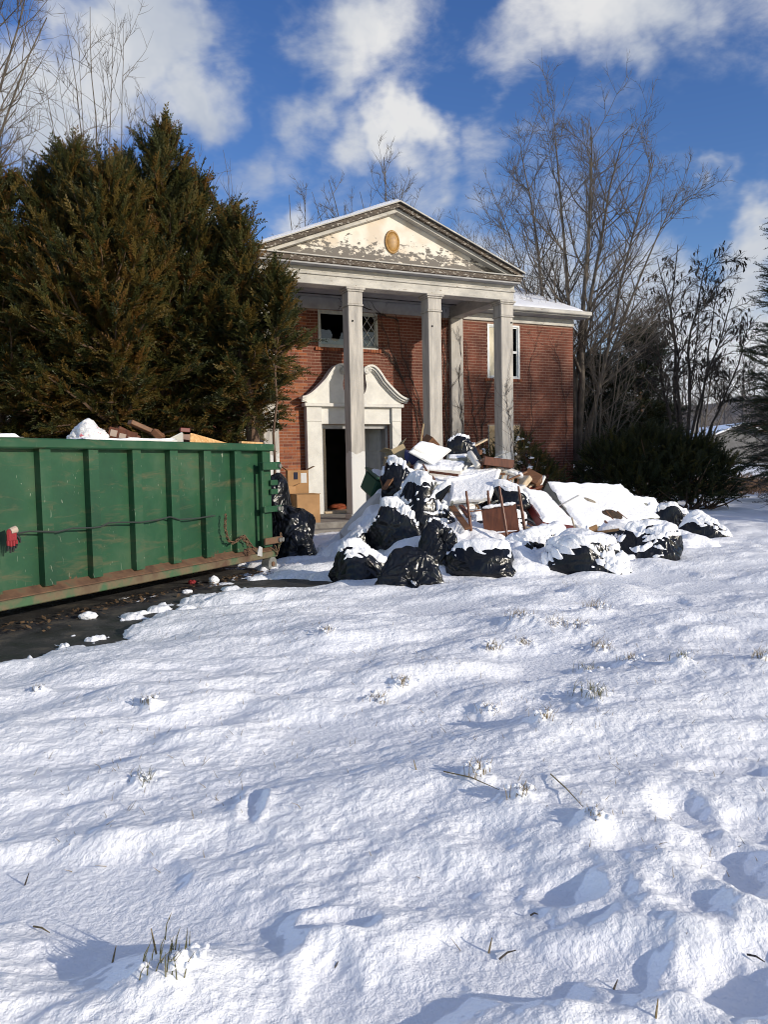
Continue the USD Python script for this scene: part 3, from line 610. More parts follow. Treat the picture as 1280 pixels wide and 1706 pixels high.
# door opening: recess, threshold, open leaf, dark hall
jam = MB()
jam.box(-0.969, -0.90, W + 0.02, W + 0.32, FLOOR, 2.50).box(0.88, 0.949, W + 0.02, W + 0.32, FLOOR, 2.50).box(-0.969, 0.949, W + 0.02, W + 0.32, 2.45, 2.549)
obj('door_jamb', jam.out(), soffit_mat, house)
obj('door_stop', boxm(-0.90, -0.80, W + 0.10, W + 0.16, FLOOR + 0.03, 2.449), pine_mat, house)
obj('threshold', bevel_box(-0.965, 0.945, W - 0.19, W + 0.4, FLOOR + 0.003, FLOOR + 0.06, 0.01), pine_mat, house)
LW = 0.93
leaf = MB(); leaf.box(0, LW, -0.02, 0.02, 0, 2.14)
L3 = rotm(az=math.radians(112)); Lo = np.array([0.86, W + 0.30, FLOOR + 0.06])
def leafm(m): return np.asarray(m[0]) @ L3.T + Lo, m[1]
dl = obj('door_leaf', leafm(leaf.out()), door_mat, house, label='white panelled door standing open inward')
for px0, px1 in ((0.10, 0.43), (0.50, 0.83)):
    for pz0, pz1 in ((0.15, 0.75), (0.85, 1.45), (1.55, 2.02)):
        obj('door_panel', leafm(bevel_box(px0, px1, 0.018, 0.036, pz0, pz1, 0.014)), door_mat, dl)
kn = trimesh.creation.icosphere(2, 0.035); obj('door_knob', leafm((np.array(kn.vertices) + [0.86, 0.06, 1.0], kn.faces)), steel_mat, dl, smooth=True)
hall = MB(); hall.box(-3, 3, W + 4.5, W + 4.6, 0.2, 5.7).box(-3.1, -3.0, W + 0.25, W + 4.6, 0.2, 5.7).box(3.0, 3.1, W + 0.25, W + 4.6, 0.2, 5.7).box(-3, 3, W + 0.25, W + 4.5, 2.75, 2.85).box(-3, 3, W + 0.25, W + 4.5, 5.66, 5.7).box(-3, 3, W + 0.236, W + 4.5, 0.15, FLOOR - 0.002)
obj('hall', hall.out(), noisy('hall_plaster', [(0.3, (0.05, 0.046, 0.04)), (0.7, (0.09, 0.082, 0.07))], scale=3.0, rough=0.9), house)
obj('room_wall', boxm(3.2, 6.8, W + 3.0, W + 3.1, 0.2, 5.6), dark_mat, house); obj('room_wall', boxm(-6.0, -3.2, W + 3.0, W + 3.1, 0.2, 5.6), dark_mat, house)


# windows ----------------------------------------------------------
def window(x0, x1, z0, z1, fm, lights, sill=True):
    fw = 0.05
    b = MB(); b.box(x0, x0 + fw, W - 0.01, W + 0.12, z0, z1).box(x1 - fw, x1, W - 0.01, W + 0.12, z0, z1).box(x0 + fw, x1 - fw, W - 0.01, W + 0.12, z1 - fw, z1).box(x0 + fw, x1 - fw, W - 0.02, W + 0.12, z0, z0 + fw)
    w = obj('window', b.out(), fm, house)
    for (a, c, e, g) in lights:   # each light: sash frame and pane
        s = MB(); q = 0.035
        s.box(a, a + q, W + 0.02, W + 0.06, e, g).box(c - q, c, W + 0.02, W + 0.06, e, g).box(a + q, c - q, W + 0.02, W + 0.06, g - q, g).box(a + q, c - q, W + 0.02, W + 0.06, e, e + q)
        obj('sash', s.out(), fm, w); 
    if sill:
        n = int((x1 - x0 + 0.2) / 0.077)
        for k in range(n):
            xa = x0 - 0.10 + k * 0.077
            obj('sill_brick', bevel_box(xa + 0.004, xa + 0.073, W - 0.05, W + 0.1, z0 - 0.085, z0 - 0.004, 0.004), brick_mats[k * 7 % 5], w)
    return w


x0, x1, z0, z1 = holes['win']
w1 = window(x0, x1, z0, z1, frame_mat, [(x0 + 0.05, -0.16, z0 + 0.05, z1 - 0.05), (-0.10, x1 - 0.05, z0 + 0.05, z1 - 0.05)])
obj('mullion', boxm(-0.16, -0.10, W - 0.008, W + 0.11, z0 + 0.05, z1 - 0.05), frame_mat, w1)
jag = [(-0.885, z0 + 0.085), (-0.195, z0 + 0.085), (-0.195, z0 + 0.40), (-0.26, z0 + 0.36), (-0.31, z0 + 0.42), (-0.36, z0 + 0.26), (-0.42, z0 + 0.19), (-0.5, z0 + 0.16), (-0.60, z0 + 0.22), (-0.56, z0 + 0.34), (-0.64, z0 + 0.46), (-0.76, z0 + 0.44), (-0.82, z0 + 0.47), (-0.885, z0 + 0.44)]
obj('pane', extrude(Polygon(jag), 0.006, off=W + 0.038), glass_mat, w1, label='broken pane, its top smashed out')
obj('pane', boxm(-0.065, x1 - 0.085, W + 0.037, W + 0.043, z0 + 0.085, z1 - 0.085), glass_mat, w1)
g0, g1, e0, e1 = -0.065, x1 - 0.085, z0 + 0.085, z1 - 0.085
cl = Polygon([(g0, e0), (g1, e0), (g1, e1), (g0, e1)])
from shapely.geometry import LineString
for k in range(-4, 6):
    for sg in (1, -1):
        base = g0 + k * 0.235
        ln = LineString([(base, e0), (base + sg * 0.60, e0 + 0.85)]).buffer(0.007, cap_style=2).intersection(cl)
        if not ln.is_empty and ln.geom_type == 'Polygon' and ln.area > 5e-4: obj('lattice_bar', extrude(ln, 0.010, off=W + 0.022 + 0.001 * (sg > 0)), white_frame_mat, w1)
obj('snow_on_sill', bevel_box(-0.88, 0.60, W + 0.13, W + 0.45, z0 + 0.02, z0 + 0.26, 0.05), white_board, w1)
for key in ('rwin', 'lwin'):
    x0, x1, z0, z1 = holes[key]; xm = (x0 + x1) / 2; zm = (z0 + z1) / 2
    w2 = window(x0, x1, z0, z1, white_frame_mat, [(xm + 0.02, x1 - 0.05, zm, z1 - 0.05), (xm + 0.02, x1 - 0.05, z0 + 0.05, zm), (x0 + 0.05, xm - 0.02, z0 + 0.05, z1 - 0.05)])
    obj('mullion', boxm(xm - 0.02, xm + 0.02, W - 0.006, W + 0.11, z0 + 0.05, z1 - 0.05), white_frame_mat, w2)
    obj('pane', boxm(xm + 0.055, x1 - 0.085, W + 0.037, W + 0.043, zm + 0.035, z1 - 0.085), glass_mat, w2)
    obj('pane', boxm(xm + 0.055, x1 - 0.085, W + 0.037, W + 0.043, z0 + 0.085, zm - 0.035), glass_mat, w2)
    obj('blind', boxm(x0 + 0.085, xm - 0.055, W + 0.045, W + 0.052, z0 + 0.085, z1 - 0.085), curtain_mat, w2, label='cream blind behind the left light')
for key in ('lower', 'llow'):
    x0, x1, z0, z1 = holes[key]
    w3 = window(x0, x1, z0, z1, frame_mat, [])
    obj('plywood_sheet', boxm(x0 + 0.02, x1 - 0.02, W - 0.028, W - 0.0125, z0 + 0.02, z1 - 0.01), plywood_mat, w3, label='plywood sheet nailed over the window')

# ------------------------------------------------------------------ dumpster
DA = math.radians(27.0); U = np.array([math.sin(DA), math.cos(DA), 0]); N2 = np.array([-math.cos(DA), math.sin(DA), 0])
Pm = (atz(0, 1019.7, .2) + atz(432, 930, .2)) / 2; Pm[2] = 0


def on_dump(px, py):
    v = ray(px, py); t = ((Pm - EYE) @ N2) / (v @ N2); p = EYE + v * t - Pm; return p @ U, p[2]


END = on_dump(455, 800)[0]; LEN = 6.5; DWID = 2.25
Dorg = Pm + U * END
dump = thing('dumpster', 'long green steel roll-off dumpster with rusty base rail, loaded to its rim', 'dumpster', Dorg, 90 - math.degrees(DA))
# local: x along the side (0 = far end, negative towards the camera), y into the dumpster
RT, RB = 1.82, 0.29; WY = 0.09
side = MB(); side.box(-LEN, -0.02, WY, WY + 0.012, RB, RT - 0.1).box(-LEN, -0.02, DWID - 0.012, DWID, RB, RT - 0.1)
obj('side_panel', side.out(), green_mat, dump)
obj('end_wall', boxm(-LEN, -LEN + 0.012, WY + 0.013, DWID - 0.013, RB, RT - 0.1), green_mat, dump)
dr = obj('tail_door', boxm(-0.04, -0.02, WY + 0.013, DWID - 0.013, RB, RT - 0.1), green_mat, dump)
obj('floor_plate', boxm(-LEN + 0.013, -0.041, WY + 0.013, DWID - 0.013, RB - 0.03, RB + 0.01), rust_mat, dump)
rimm = MB()
for y0, y1 in ((-0.045, 0.105), (DWID - 0.1, DWID + 0.02)): rimm.add(*bevel_box(-LEN, 0.0, y0, y1, RT - 0.098, RT, 0.012))
rimm.add(*bevel_box(-LEN, -LEN + 0.1, 0.106, DWID - 0.101, RT - 0.098, RT, 0.012)); rimm.add(*bevel_box(-0.1, 0.0, 0.106, DWID - 0.101, RT - 0.098, RT - 0.004, 0.012))
obj('rim', rimm.out(), green_mat, dump)
ribs = []
for a, b in ((70.5, 89), (152, 168), (225, 238.5), (287, 300), (343, 355), (394, 405), (440, 453)):
    ribs.append(tuple(on_dump(x, 860)[0] - END for x in (a, b)))
d_ = ribs[1][0] - ribs[0][0]
ribs += [(ribs[0][0] - d_ * k, ribs[0][1] - d_ * k) for k in (1, 2)]
for a, b in ribs:
    mid = (a + b) / 2; hw_ = max(0.065, (b - a) / 2)
    if mid + hw_ > 0: hw_ = -mid
    rb = Polygon([(mid - hw_, 0.0), (mid + hw_, 0.0), (mid + hw_ + 0.012, WY - 0.001), (mid - hw_ + 0.004, WY - 0.001)])
    obj('rib', extrude(rb, RT - 0.1 - RB - 0.06, plane='xy', off=RB + 0.06), green_mat, dump)
ledge = Polygon([(WY - 0.002, RB + 0.075), (-0.015, RB + 0.012), (-0.015, RB), (WY - 0.002, RB)])
v, f = extrude(ledge, LEN - 0.03); obj('sill_ledge', (np.stack([v[:, 1] - LEN, v[:, 0], v[:, 2]], 1), f[:, ::-1]), rust_mat, dump)
obj('base_rail', bevel_box(-LEN, 0.0, -0.05, 0.09, 0.20, RB - 0.002, 0.01), rail_mat, dump)
obj('base_rail', bevel_box(-LEN, 0.0, DWID - 0.1, DWID, 0.20, RB - 0.034, 0.01), rail_mat, dump)
for yy in (0.02, DWID - 0.1):
    wl = trimesh.creation.cylinder(0.105, 0.12, sections=26); v = np.array(wl.vertices)
    whl = obj('wheel', (np.stack([v[:, 0] - 0.12, v[:, 2] + yy, v[:, 1] + 0.105], 1), wl.faces[:, ::-1]), steel_mat, dump, smooth=40)
    hb = trimesh.creation.cylinder(0.035, 0.15, sections=14); v = np.array(hb.vertices)
    obj('axle', (np.stack([v[:, 0] - 0.12, v[:, 2] + yy, v[:, 1] + 0.105], 1), hb.faces[:, ::-1]), rust_mat, whl, smooth=40)
# door latch gear at the far end: vertical bar, brackets with bolts
def dz(py, px=445): return on_dump(px, py)[1]
bx0 = on_dump(433, 800)[0] - END
obj('latch_bar', bevel_box(bx0 - 0.03, bx0 + 0.02, -0.06, -0.015, dz(908), dz(770), 0.008), green_mat, dump)
for i, (ya, yb) in enumerate(((770, 783), (843, 853), (895, 906))):
    br = obj('hinge_bracket', bevel_box(bx0 - 0.04, 0.07, -0.10, -0.062, dz(yb), dz(ya), 0.008), green_mat if i < 2 else rust_mat, dump)
    for bxx in (-0.03, 0.035) if i else (0.02,):
        bo = trimesh.creation.cylinder(0.032, 0.03, sections=12); v = np.array(bo.vertices)
        obj('bolt', (np.stack([v[:, 0] + bxx, v[:, 2] - 0.114, v[:, 1] + (dz(ya) + dz(yb)) / 2], 1), bo.faces[:, ::-1]), steel_mat, br, smooth=40)
for ya, yb in ((800, 809), (815, 824)):
    obj('latch_hook', bevel_box(-0.12, 0.05, -0.055, -0.013, dz(yb), dz(ya), 0.008), green_mat, dump)


def chain(name, pts, link=0.055, label=None):
    pts = np.asarray(pts, float); seg = np.linalg.norm(np.diff(pts, axis=0), axis=1); L = np.concatenate([[0], np.cumsum(seg)])
    n = int(L[-1] / (link * 0.78)); s = np.linspace(0, L[-1], n + 1); q = np.stack([np.interp(s, L, pts[:, i]) for i in range(3)], 1); b = MB()
    for i in range(n):
        c = (q[i] + q[i + 1]) / 2; t = q[i + 1] - q[i]; t /= np.linalg.norm(t); ref = np.array([0, 1.0, 0]); a = np.cross(t, ref); a /= np.linalg.norm(a)
        if i % 2: a = np.cross(t, a)
        th = np.linspace(0, 2 * np.pi, 9); loop = c + np.outer(np.cos(th) * link * 0.5, t) + np.outer(np.sin(th) * link * 0.3, a); b.add(*tube(loop, 0.009, 5, False))
    return obj(name, b.out(), rust_mat, dump, label=label)


def dp(px, py, y=-0.02):
    s, z = on_dump(px, py); return (s - END, y, z)


chain('chain', [dp(374, 857), dp(373, 880), dp(378, 900), dp(387, 905), (dp(394, 900)[0], -0.05, dp(394, 897)[2]), dp(402, 892, -0.05), dp(410, 905, -0.06), dp(418, 915, -0.06)], label='rusty chain hanging on the side')
chain('chain', [dp(398, 897, -0.07), dp(407, 908, -0.07), dp(407, 925, -0.06)])
chain('chain', [(0.03, -0.09, dz(890)), (0.02, -0.08, dz(905)), (-0.06, -0.07, dz(925)), (-0.1, -0.07, dz(910))])
cab = [dp(22, 889, -0.03), dp(45, 885, -0.03), dp(72, 885.5, -0.035), dp(92, 886, -0.03), dp(118, 880, -0.025), dp(152, 879, -0.03), dp(166, 877, -0.03), dp(178, 871, -0.03), dp(200, 870, -0.03), dp(232, 870, -0.03), dp(260, 866, -0.03), dp(280, 861, -0.03), dp(296, 865.5, -0.03), dp(320, 864, -0.03), dp(355, 859, -0.03)]
obj('cable', tube(cab, 0.009, 6), cable_mat, dump, label='dark cable slung along the side')
s_, z_ = on_dump(428, 905)[0] - END, dz(902)
# work glove on the cable
gl = thing('work_glove', 'red work glove with black fingertips hung on the cable of the dumpster', 'glove', Pm + U * on_dump(12, 895)[0] + np.array([0, 0, 0]), 90 - math.degrees(DA))
gz = on_dump(12, 890)[1]
palm = bevel_box(-0.055, 0.05, -0.085, -0.05, gz - 0.07, gz + 0.05, 0.014); obj('palm', palm, red_mat, gl)
cf = tube([(-0.02, -0.067, gz + 0.03), (0.045, -0.067, gz + 0.045)], [0.03, 0.036], 10); obj('cuff', cf, cream_cuff, gl)
for k in range(4):
    xk = -0.045 + 0.03 * k; ln = [0.075, 0.09, 0.085, 0.06][k]
    fg = obj('finger', tube([(xk, -0.068, gz - 0.06), (xk - 0.006, -0.075, gz - 0.06 - ln * 0.6)], [0.014, 0.013], 8), red_mat, gl)
    obj('fingertip', tube([(xk - 0.006, -0.075, gz - 0.06 - ln * 0.61), (xk - 0.012, -0.07, gz - 0.06 - ln * 1.25)], [0.0145, 0.008], 8), rubber_mat, fg)
obj('thumb', tube([(0.045, -0.067, gz - 0.01), (0.075, -0.07, gz - 0.045), (0.085, -0.07, gz - 0.085)], [0.016, 0.015, 0.009], 8), rubber_mat, gl)

# ------------------------------------------------------------------ trees
def grow(P0, D0, L, R0, n, rng, wob=0.12, up=0.06, taper=0.25):
    B = len(P0); P = np.zeros((B, n, 3)); P[:, 0] = P0; d = D0.copy()
    for i in range(1, n):
        d = d + rng.normal(0, wob, (B, 3)) + np.array([0, 0, up]); d /= np.linalg.norm(d, axis=1, keepdims=True)
        P[:, i] = P[:, i - 1] + d * (L / (n - 1))[:, None]
    R = R0[:, None] * np.linspace(1, taper, n)[None]
    return P, R


def children(P, R, L, per, rng, ang=(25, 55), ratio=(0.35, 0.65), f0=0.25, rr=0.55, rmin=0.004):
    B, n, _ = P.shape; cnt = rng.poisson(per, B) if np.ndim(per) == 0 else per
    idx = np.repeat(np.arange(B), cnt); f = rng.uniform(f0, 0.97, len(idx)); s = f * (n - 1); i = np.minimum(s.astype(int), n - 2); w = (s - i)[:, None]
    p = P[idx, i] * (1 - w) + P[idx, i + 1] * w; t = P[idx, i + 1] - P[idx, i]; t /= np.maximum(np.linalg.norm(t, axis=1, keepdims=True), 1e-9)
    r = R[idx, i] * (1 - w[:, 0]) + R[idx, i + 1] * w[:, 0]
    q = rng.normal(size=(len(idx), 3)); q -= (q * t).sum(1, keepdims=True) * t; q /= np.linalg.norm(q, axis=1, keepdims=True)
    a = np.radians(rng.uniform(*ang, len(idx)))[:, None]; d = t * np.cos(a) + q * np.sin(a)
    return p, d, L[idx] * rng.uniform(*ratio, len(idx)) * (1.05 - 0.55 * f), np.maximum(r * rr, rmin)


def stems_from(base, tips, r0, rng, n=14, bulge=0.25, crook=1.0):
    base = np.asarray(base, float); P = np.zeros((len(tips), n, 3)); L = []
    for k, tp in enumerate(tips):
        tp = np.asarray(tp, float); b = base + np.append(rng.normal(0, 0.12, 2), 0); s = np.linspace(0, 1, n)[:, None]
        mid = b * 0.5 + tp * 0.5; mid[:2] = mid[:2] * (1 - bulge) + b[:2] * bulge; mid[2] += 0.06 * (tp[2] - b[2])
        P[k] = (1 - s) ** 2 * b + 2 * s * (1 - s) * mid + s ** 2 * tp
        ln = np.linalg.norm(tp - b); P[k] += np.cumsum(rng.normal(0, 0.012 * crook * ln / 5, (n, 3)), 0) * np.sin(np.pi * s) ** 0.5
        L.append(ln)
    R = np.asarray(r0)[:, None] * (np.linspace(1, 0.12, n)[None] ** 0.9)
    return P, R, np.array(L)


def bare_tree(name, label, base, tips, r0, seed, mat=None, per=(9, 6, 4), cat='tree', group=None, f0=0.22, up=0.07, rmin=(0.010, 0.006, 0.0045), ratio=(0.3, 0.55), seeds=0, crook=1.0):
    rng = np.random.default_rng(seed); mat = mat or bark_mat; r0 = np.asarray(r0) * .68; rmin = tuple(.78 * q for q in rmin)
    t = thing(name, label, cat, group=group)
    P, R, L = stems_from(base, tips, r0, rng, crook=crook)
    obj('trunk', tubes(P, R, 8), mat, t, smooth=True)
    b = MB(); ends = []
    for lev, pr in enumerate(per):
        p, d, l, r = children(P, R, L, pr, rng, ratio=ratio if lev == 0 else (0.35, 0.65), f0=f0 if lev == 0 else 0.15, rmin=rmin[lev])
        k = l > 0.12; p, d, l, r = p[k], d[k], l[k], r[k]
        n = (9, 6, 4)[lev]; P, R = grow(p, d, l, r, n, rng, (0.10, 0.14, 0.2)[lev], up, 0.3); L = l
        b.add(*tubes(P, R, (5, 4, 3)[lev])); ends.append(P[:, -1])
    obj('branches', b.out(), mat, t)
    if seeds:   # dry seed clusters hanging from the twig ends
        e = np.vstack(ends[1:]); e = e[rng.permutation(len(e))[:seeds]]; c = MB()
        for q in e:
            h = rng.uniform(0.10, 0.22); ax = np.array([rng.normal(0, 0.06), rng.normal(0, 0.06), -h])
            c.add(*tubes(np.stack([q, q + ax * 0.45 + rng.normal(0, .015, 3), q + ax])[None], np.array([[0.02, rng.uniform(0.022, 0.042), 0.008]]), 5))
        obj('seed_clusters', c.out(), bark_dark, t, kind='stuff')
    return t


def spray_mesh(rng, length=0.42, leaves=26, w=0.018, ll=0.12, droop=0.15):
    """A twig with needle-leaf blades along both sides."""
    b = MB(); x = np.linspace(0, length, 6); ax = np.stack([x, 0 * x, -droop * x ** 2 / length], 1)
    b.add(*tubes(ax[None], np.linspace(0.006, 0.002, 6)[None], 3))
    for k in range(leaves):
        f = (k + 0.5) / leaves; p = np.array([length * f, 0, -droop * length * f * f]); s = 1 if k % 2 else -1
        a = math.radians(rng.uniform(28, 62)); el = rng.uniform(-0.35, 0.5); l = ll * rng.uniform(0.6, 1.2) * (1 - 0.45 * f)
        d = np.array([math.cos(a), s * math.sin(a) * math.cos(el), math.sin(a) * math.sin(el)]); n = np.cross(d, [0, 0, 1.0]) if k % 3 else np.array([0, 0, 1.0]); n = n / np.linalg.norm(n)
        ww = w * rng.uniform(0.7, 1.2)
        b.add([p, p + d * l * 0.5 + n * ww, p + d * l, p + d * l * 0.5 - n * ww], [(0, 1, 2), (0, 2, 3)])
    return b.out()


def quats(X, up_jit, rng):
    """Quaternions (w,x,y,z) turning +x to X with a random roll about it."""
    X = X / np.linalg.norm(X, axis=1, keepdims=True); ref = np.tile([0, 0, 1.0], (len(X), 1)); ref += rng.normal(0, up_jit, ref.shape)
    Yv = np.cross(ref, X); Yv /= np.maximum(np.linalg.norm(Yv, axis=1, keepdims=True), 1e-9); Z = np.cross(X, Yv)
    from scipy.spatial.transform import Rotation
    return Rotation.from_matrix(np.stack([X, Yv, Z], 2)).as_quat()[:, [3, 0, 1, 2]]


def scatter(parent, name, protos, pos, ori, scale, idx, kind=None, label=None):
    pth = uniq(path_of(parent), name); pi = UsdGeom.PointInstancer.Define(stage, pth)
    for k, (m, mat) in enumerate(protos):
        usdkit.mesh(stage, f'{pth}/sprig' + (f'_{k:03d}' if k else ''), m, mat)
        pi.GetPrototypesRel().AddTarget(f'{pth}/sprig' + (f'_{k:03d}' if k else ''))
    pi.CreatePositionsAttr(Vt.Vec3fArray.FromNumpy(np.asarray(pos, np.float32)))
    pi.CreateOrientationsAttr(Vt.QuathArray([Gf.Quath(*map(float, q)) for q in ori]))
    pi.CreateScalesAttr(Vt.Vec3fArray.FromNumpy(np.repeat(np.asarray(scale, np.float32)[:, None], 3, 1)))
    pi.CreateProtoIndicesAttr(Vt.IntArray.FromNumpy(np.asarray(idx, np.int32)))
    return tag(pi.GetPrim(), label=label, kind=kind)


sp_rng = np.random.default_rng(77)
SPRAYS = [spray_mesh(sp_rng, 0.34, 44, 0.009, 0.085), spray_mesh(sp_rng, 0.30, 38, 0.009, 0.08, 0.4), spray_mesh(sp_rng, 0.25, 34, 0.010, 0.09, -0.2)]
SPRUCE = [spray_mesh(sp_rng, 0.6, 44, 0.010, 0.10, 0.3), spray_mesh(sp_rng, 0.5, 40, 0.010, 0.10, 0.15)]


def evergreen(name, label, base, top, rad, z0, seed, mats, n_br=120, sprays=SPRAYS, step=0.11, elev=(2, 58), shape=0.75, trunk_r=0.14, mix=(0.4, 0.4, 0.2), group=None, jit=9, size=(0.7, 1.25), lean=None, bark=None, cat='tree'):
    rng = np.random.default_rng(seed); base = np.asarray(base, float); top = np.asarray(top, float); t = thing(name, label, cat, group=group)
    s = np.linspace(0, 1, 10)[:, None]; axis = base + (top - base) * s + np.append(rng.normal(0, 0.03, (10, 2)), np.zeros((10, 1)), 1)
    H = top[2] - base[2]
    u = np.sort(rng.uniform(0, 1, n_br)) ** 0.9; zf = (z0 + (H - z0) * u) / H
    p = np.stack([np.interp(zf, s[:, 0], axis[:, i]) for i in range(3)], 1)
    az = rng.uniform(0, 2 * np.pi, n_br); lump = 0.62 + 0.55 * meshkit.noise(np.stack([np.cos(az) * 1.6, np.sin(az) * 1.6, zf * 5], 1), seed)
    ln = (rad * np.minimum(1.0, 0.62 + 2.2 * u) * (1 - u) ** shape) * lump * rng.uniform(0.55, 1.12, n_br) + 0.16
    el = np.radians(elev[0] + (elev[1] - elev[0]) * u + rng.normal(0, jit, n_br))
    d = np.stack([np.cos(az) * np.cos(el), np.sin(az) * np.cos(el), np.sin(el)], 1)
    P, R = grow(p, d, ln, np.clip(0.012 + 0.014 * ln, 0.008, 0.05), 7, rng, 0.10, 0.045, 0.2)
    obj('trunk', tubes(axis[None], np.linspace(trunk_r, 0.012, 10)[None], 9), bark or bark_brown, t, smooth=True)
    obj('branches', tubes(P, R, 4), bark or bark_brown, t)
    pos, dirs = [], []
    for k in range(n_br):
        m = max(3, int(ln[k] / step)); f = np.linspace(0.22, 1.0, m) if ln[k] > 0.5 else np.linspace(0.1, 1, m)
        f = np.clip(f + rng.normal(0, 0.03, m), 0.05, 1); q = np.stack([np.interp(f * 6, np.arange(7), P[k, :, i]) for i in range(3)], 1)
        tg = P[k, -1] - P[k, 0]; tg = tg / np.linalg.norm(tg); sd = np.cross(tg, [0, 0, 1]); sd /= np.linalg.norm(sd) + 1e-9
        for rep in range(3):
            a = rng.uniform(-1.25, 1.25, m) * (1.05 - 0.6 * f); pos.append(q + rng.normal(0, 0.03, (m, 3)))
            dirs.append(tg[None] * np.cos(a)[:, None] + sd[None] * np.sin(a)[:, None] + np.array([0, 0, 1.0]) * rng.normal(0.16, 0.28, (m, 1)))
    m = 14; pos.append(axis[-1] - np.array([0, 0, 1.0]) * rng.uniform(0, 0.7, (m, 1))); dirs.append(np.stack([rng.normal(0, .5, m), rng.normal(0, .5, m), np.full(m, 1.0)], 1))
    pos = np.vstack(pos); dirs = np.vstack(dirs); N = len(pos)
    pr = [(sm, mt) for sm in sprays for mt in mats]
    idx = rng.integers(0, len(sprays), N) * len(mats) + rng.choice(len(mats), N, p=np.array(mix[:len(mats)]) / sum(mix[:len(mats)]))
    scatter(t, 'crown', pr, pos, quats(dirs, 0.5, rng), rng.uniform(*size, N), idx)
    return t


def bush(name, label, centers, seed, mats, dens=150, sprays=SPRAYS, size=(0.7, 1.3), mix=(0.5, 0.5), snow=0, cat='bush'):
    """A thicket: balls of sprays (x, y, z, rx, ry, rz) growing outwards and upwards, with stems."""
    rng = np.random.default_rng(seed); t = thing(name, label, cat); pos, dirs, st = [], [], []
    for (x, y, z, rx, ry, rz) in centers:
        n = int(dens * (rx * ry + ry * rz + rx * rz)); q = rng.normal(size=(n, 3)); q /= np.linalg.norm(q, axis=1, keepdims=True); q[:, 2] = np.where(q[:, 2] < -0.5, -q[:, 2], q[:, 2])
        r = rng.uniform(0.45, 1.0, n) ** 0.6 * (0.82 + 0.36 * meshkit.noise(q * 2.3 + x, seed)); pp = np.array([x, y, z]) + q * r[:, None] * [rx, ry, rz]
        k = pp[:, 2] > ground_z(x, y) + 0.03; pos.append(pp[k]); dirs.append((q * [1, 1, 0.8] + [0, 0, 0.55] + rng.normal(0, 0.35, (n, 3)))[k])
        m = 10; g = np.array([x, y, ground_z(x, y) - 0.05]); e = np.array([x, y, z]) + rng.normal(0, 0.5, (m, 3)) * [rx, ry, rz]
        st.append(np.stack([np.tile(g, (m, 1)) + rng.normal(0, 0.1, (m, 3)) * [1, 1, 0], (g + e) / 2 + rng.normal(0, 0.1, (m, 3)), e], 1))
    P = np.vstack(st); obj('stems', tubes(P, np.tile([[0.03, 0.02, 0.008]], (len(P), 1)), 5), bark_brown, t)
    pos = np.vstack(pos); dirs = np.vstack(dirs); N = len(pos); pr = [(sm, mt) for sm in sprays for mt in mats]
    idx = rng.integers(0, len(sprays), N) * len(mats) + rng.choice(len(mats), N, p=np.array(mix[:len(mats)]) / sum(mix[:len(mats)]))
    scatter(t, 'foliage', pr, pos, quats(dirs, 0.6, rng), rng.uniform(*size, N), idx)
    if snow:
        top = pos[np.argsort(-(pos[:, 2] + rng.normal(0, 0.35, N) - 0.5 * pos[:, 1] * 0))][: snow * 6]; b = MB()
        for c in top[rng.permutation(len(top))[:snow]]:
            s = trimesh.creation.icosphere(2, 1.0); v = np.array(s.vertices); v = v * (1 + 0.55 * fbm(v * 1.8 + c, 2, 5))[:, None] * [rng.uniform(.03, .075), rng.uniform(.03, .075), rng.uniform(.025, .045)] + c + [rng.normal(0, .04), -0.03, 0.03]; b.add(v, s.faces)
        obj('snow_clumps', b.out(), snow_mat, t, smooth=True, kind='stuff')
    return t


FM = [fol_brown, fol_green, fol_dark]
EG = 'overgrown evergreens behind the dumpster'
evergreen('evergreen_tree', 'rightmost overgrown evergreen, bare lower trunk beside the first white column', (-2.25, 13.5, 0), (-2.45, 13.6, 5.55), 1.15, 2.2, 101, FM, 115, trunk_r=0.17, mix=(.42, .43, .15), group=EG, elev=(-4, 70), jit=14)
evergreen('evergreen_tree', 'second evergreen from the portico, slim trunk showing over the dumpster rim', (-2.95, 14.3, 0), (-2.85, 14.2, 5.9), 1.2, 1.7, 102, FM, 120, trunk_r=0.11, mix=(.35, .45, .2), group=EG, elev=(2, 74), jit=16, shape=.5)
evergreen('evergreen_tree', 'tallest evergreen, blue-green pointed tip against blue sky', (-3.9, 13.9, 0), (-3.72, 13.7, 7.05), 1.7, 1.6, 103, FM, 185, mix=(.33, .47, .2), group=EG, elev=(2, 74), jit=16, shape=.5)
evergreen('evergreen_tree', 'bronze-tipped evergreen in the middle of the clump behind the dumpster', (-4.7, 13.1, 0), (-4.45, 13.2, 6.2), 1.9, 1.5, 106, FM, 185, mix=(.6, .28, .12), group=EG, elev=(2, 74), jit=16, shape=.5)
evergreen('evergreen_tree', 'broad evergreen below the tall whippy bare saplings at left', (-5.4, 13.6, 0), (-5.3, 13.6, 6.65), 2.0, 1.5, 104, FM, 190, mix=(.5, .35, .15), group=EG, elev=(2, 74), jit=16, shape=.5)
evergreen('evergreen_tree', 'evergreen between the two left tips, its top level with theirs', (-5.9, 14.0, 0), (-5.9, 13.9, 6.45), 1.8, 1.4, 112, FM, 150, mix=(.4, .4, .2), group=EG, elev=(2, 74), jit=16, shape=.45)
evergreen('evergreen_tree', 'bushy evergreen just left of the tallest tip', (-4.55, 14.0, 0), (-4.5, 13.9, 6.6), 1.6, 1.4, 113, FM, 150, mix=(.4, .4, .2), group=EG, elev=(2, 74), jit=16, shape=.45)
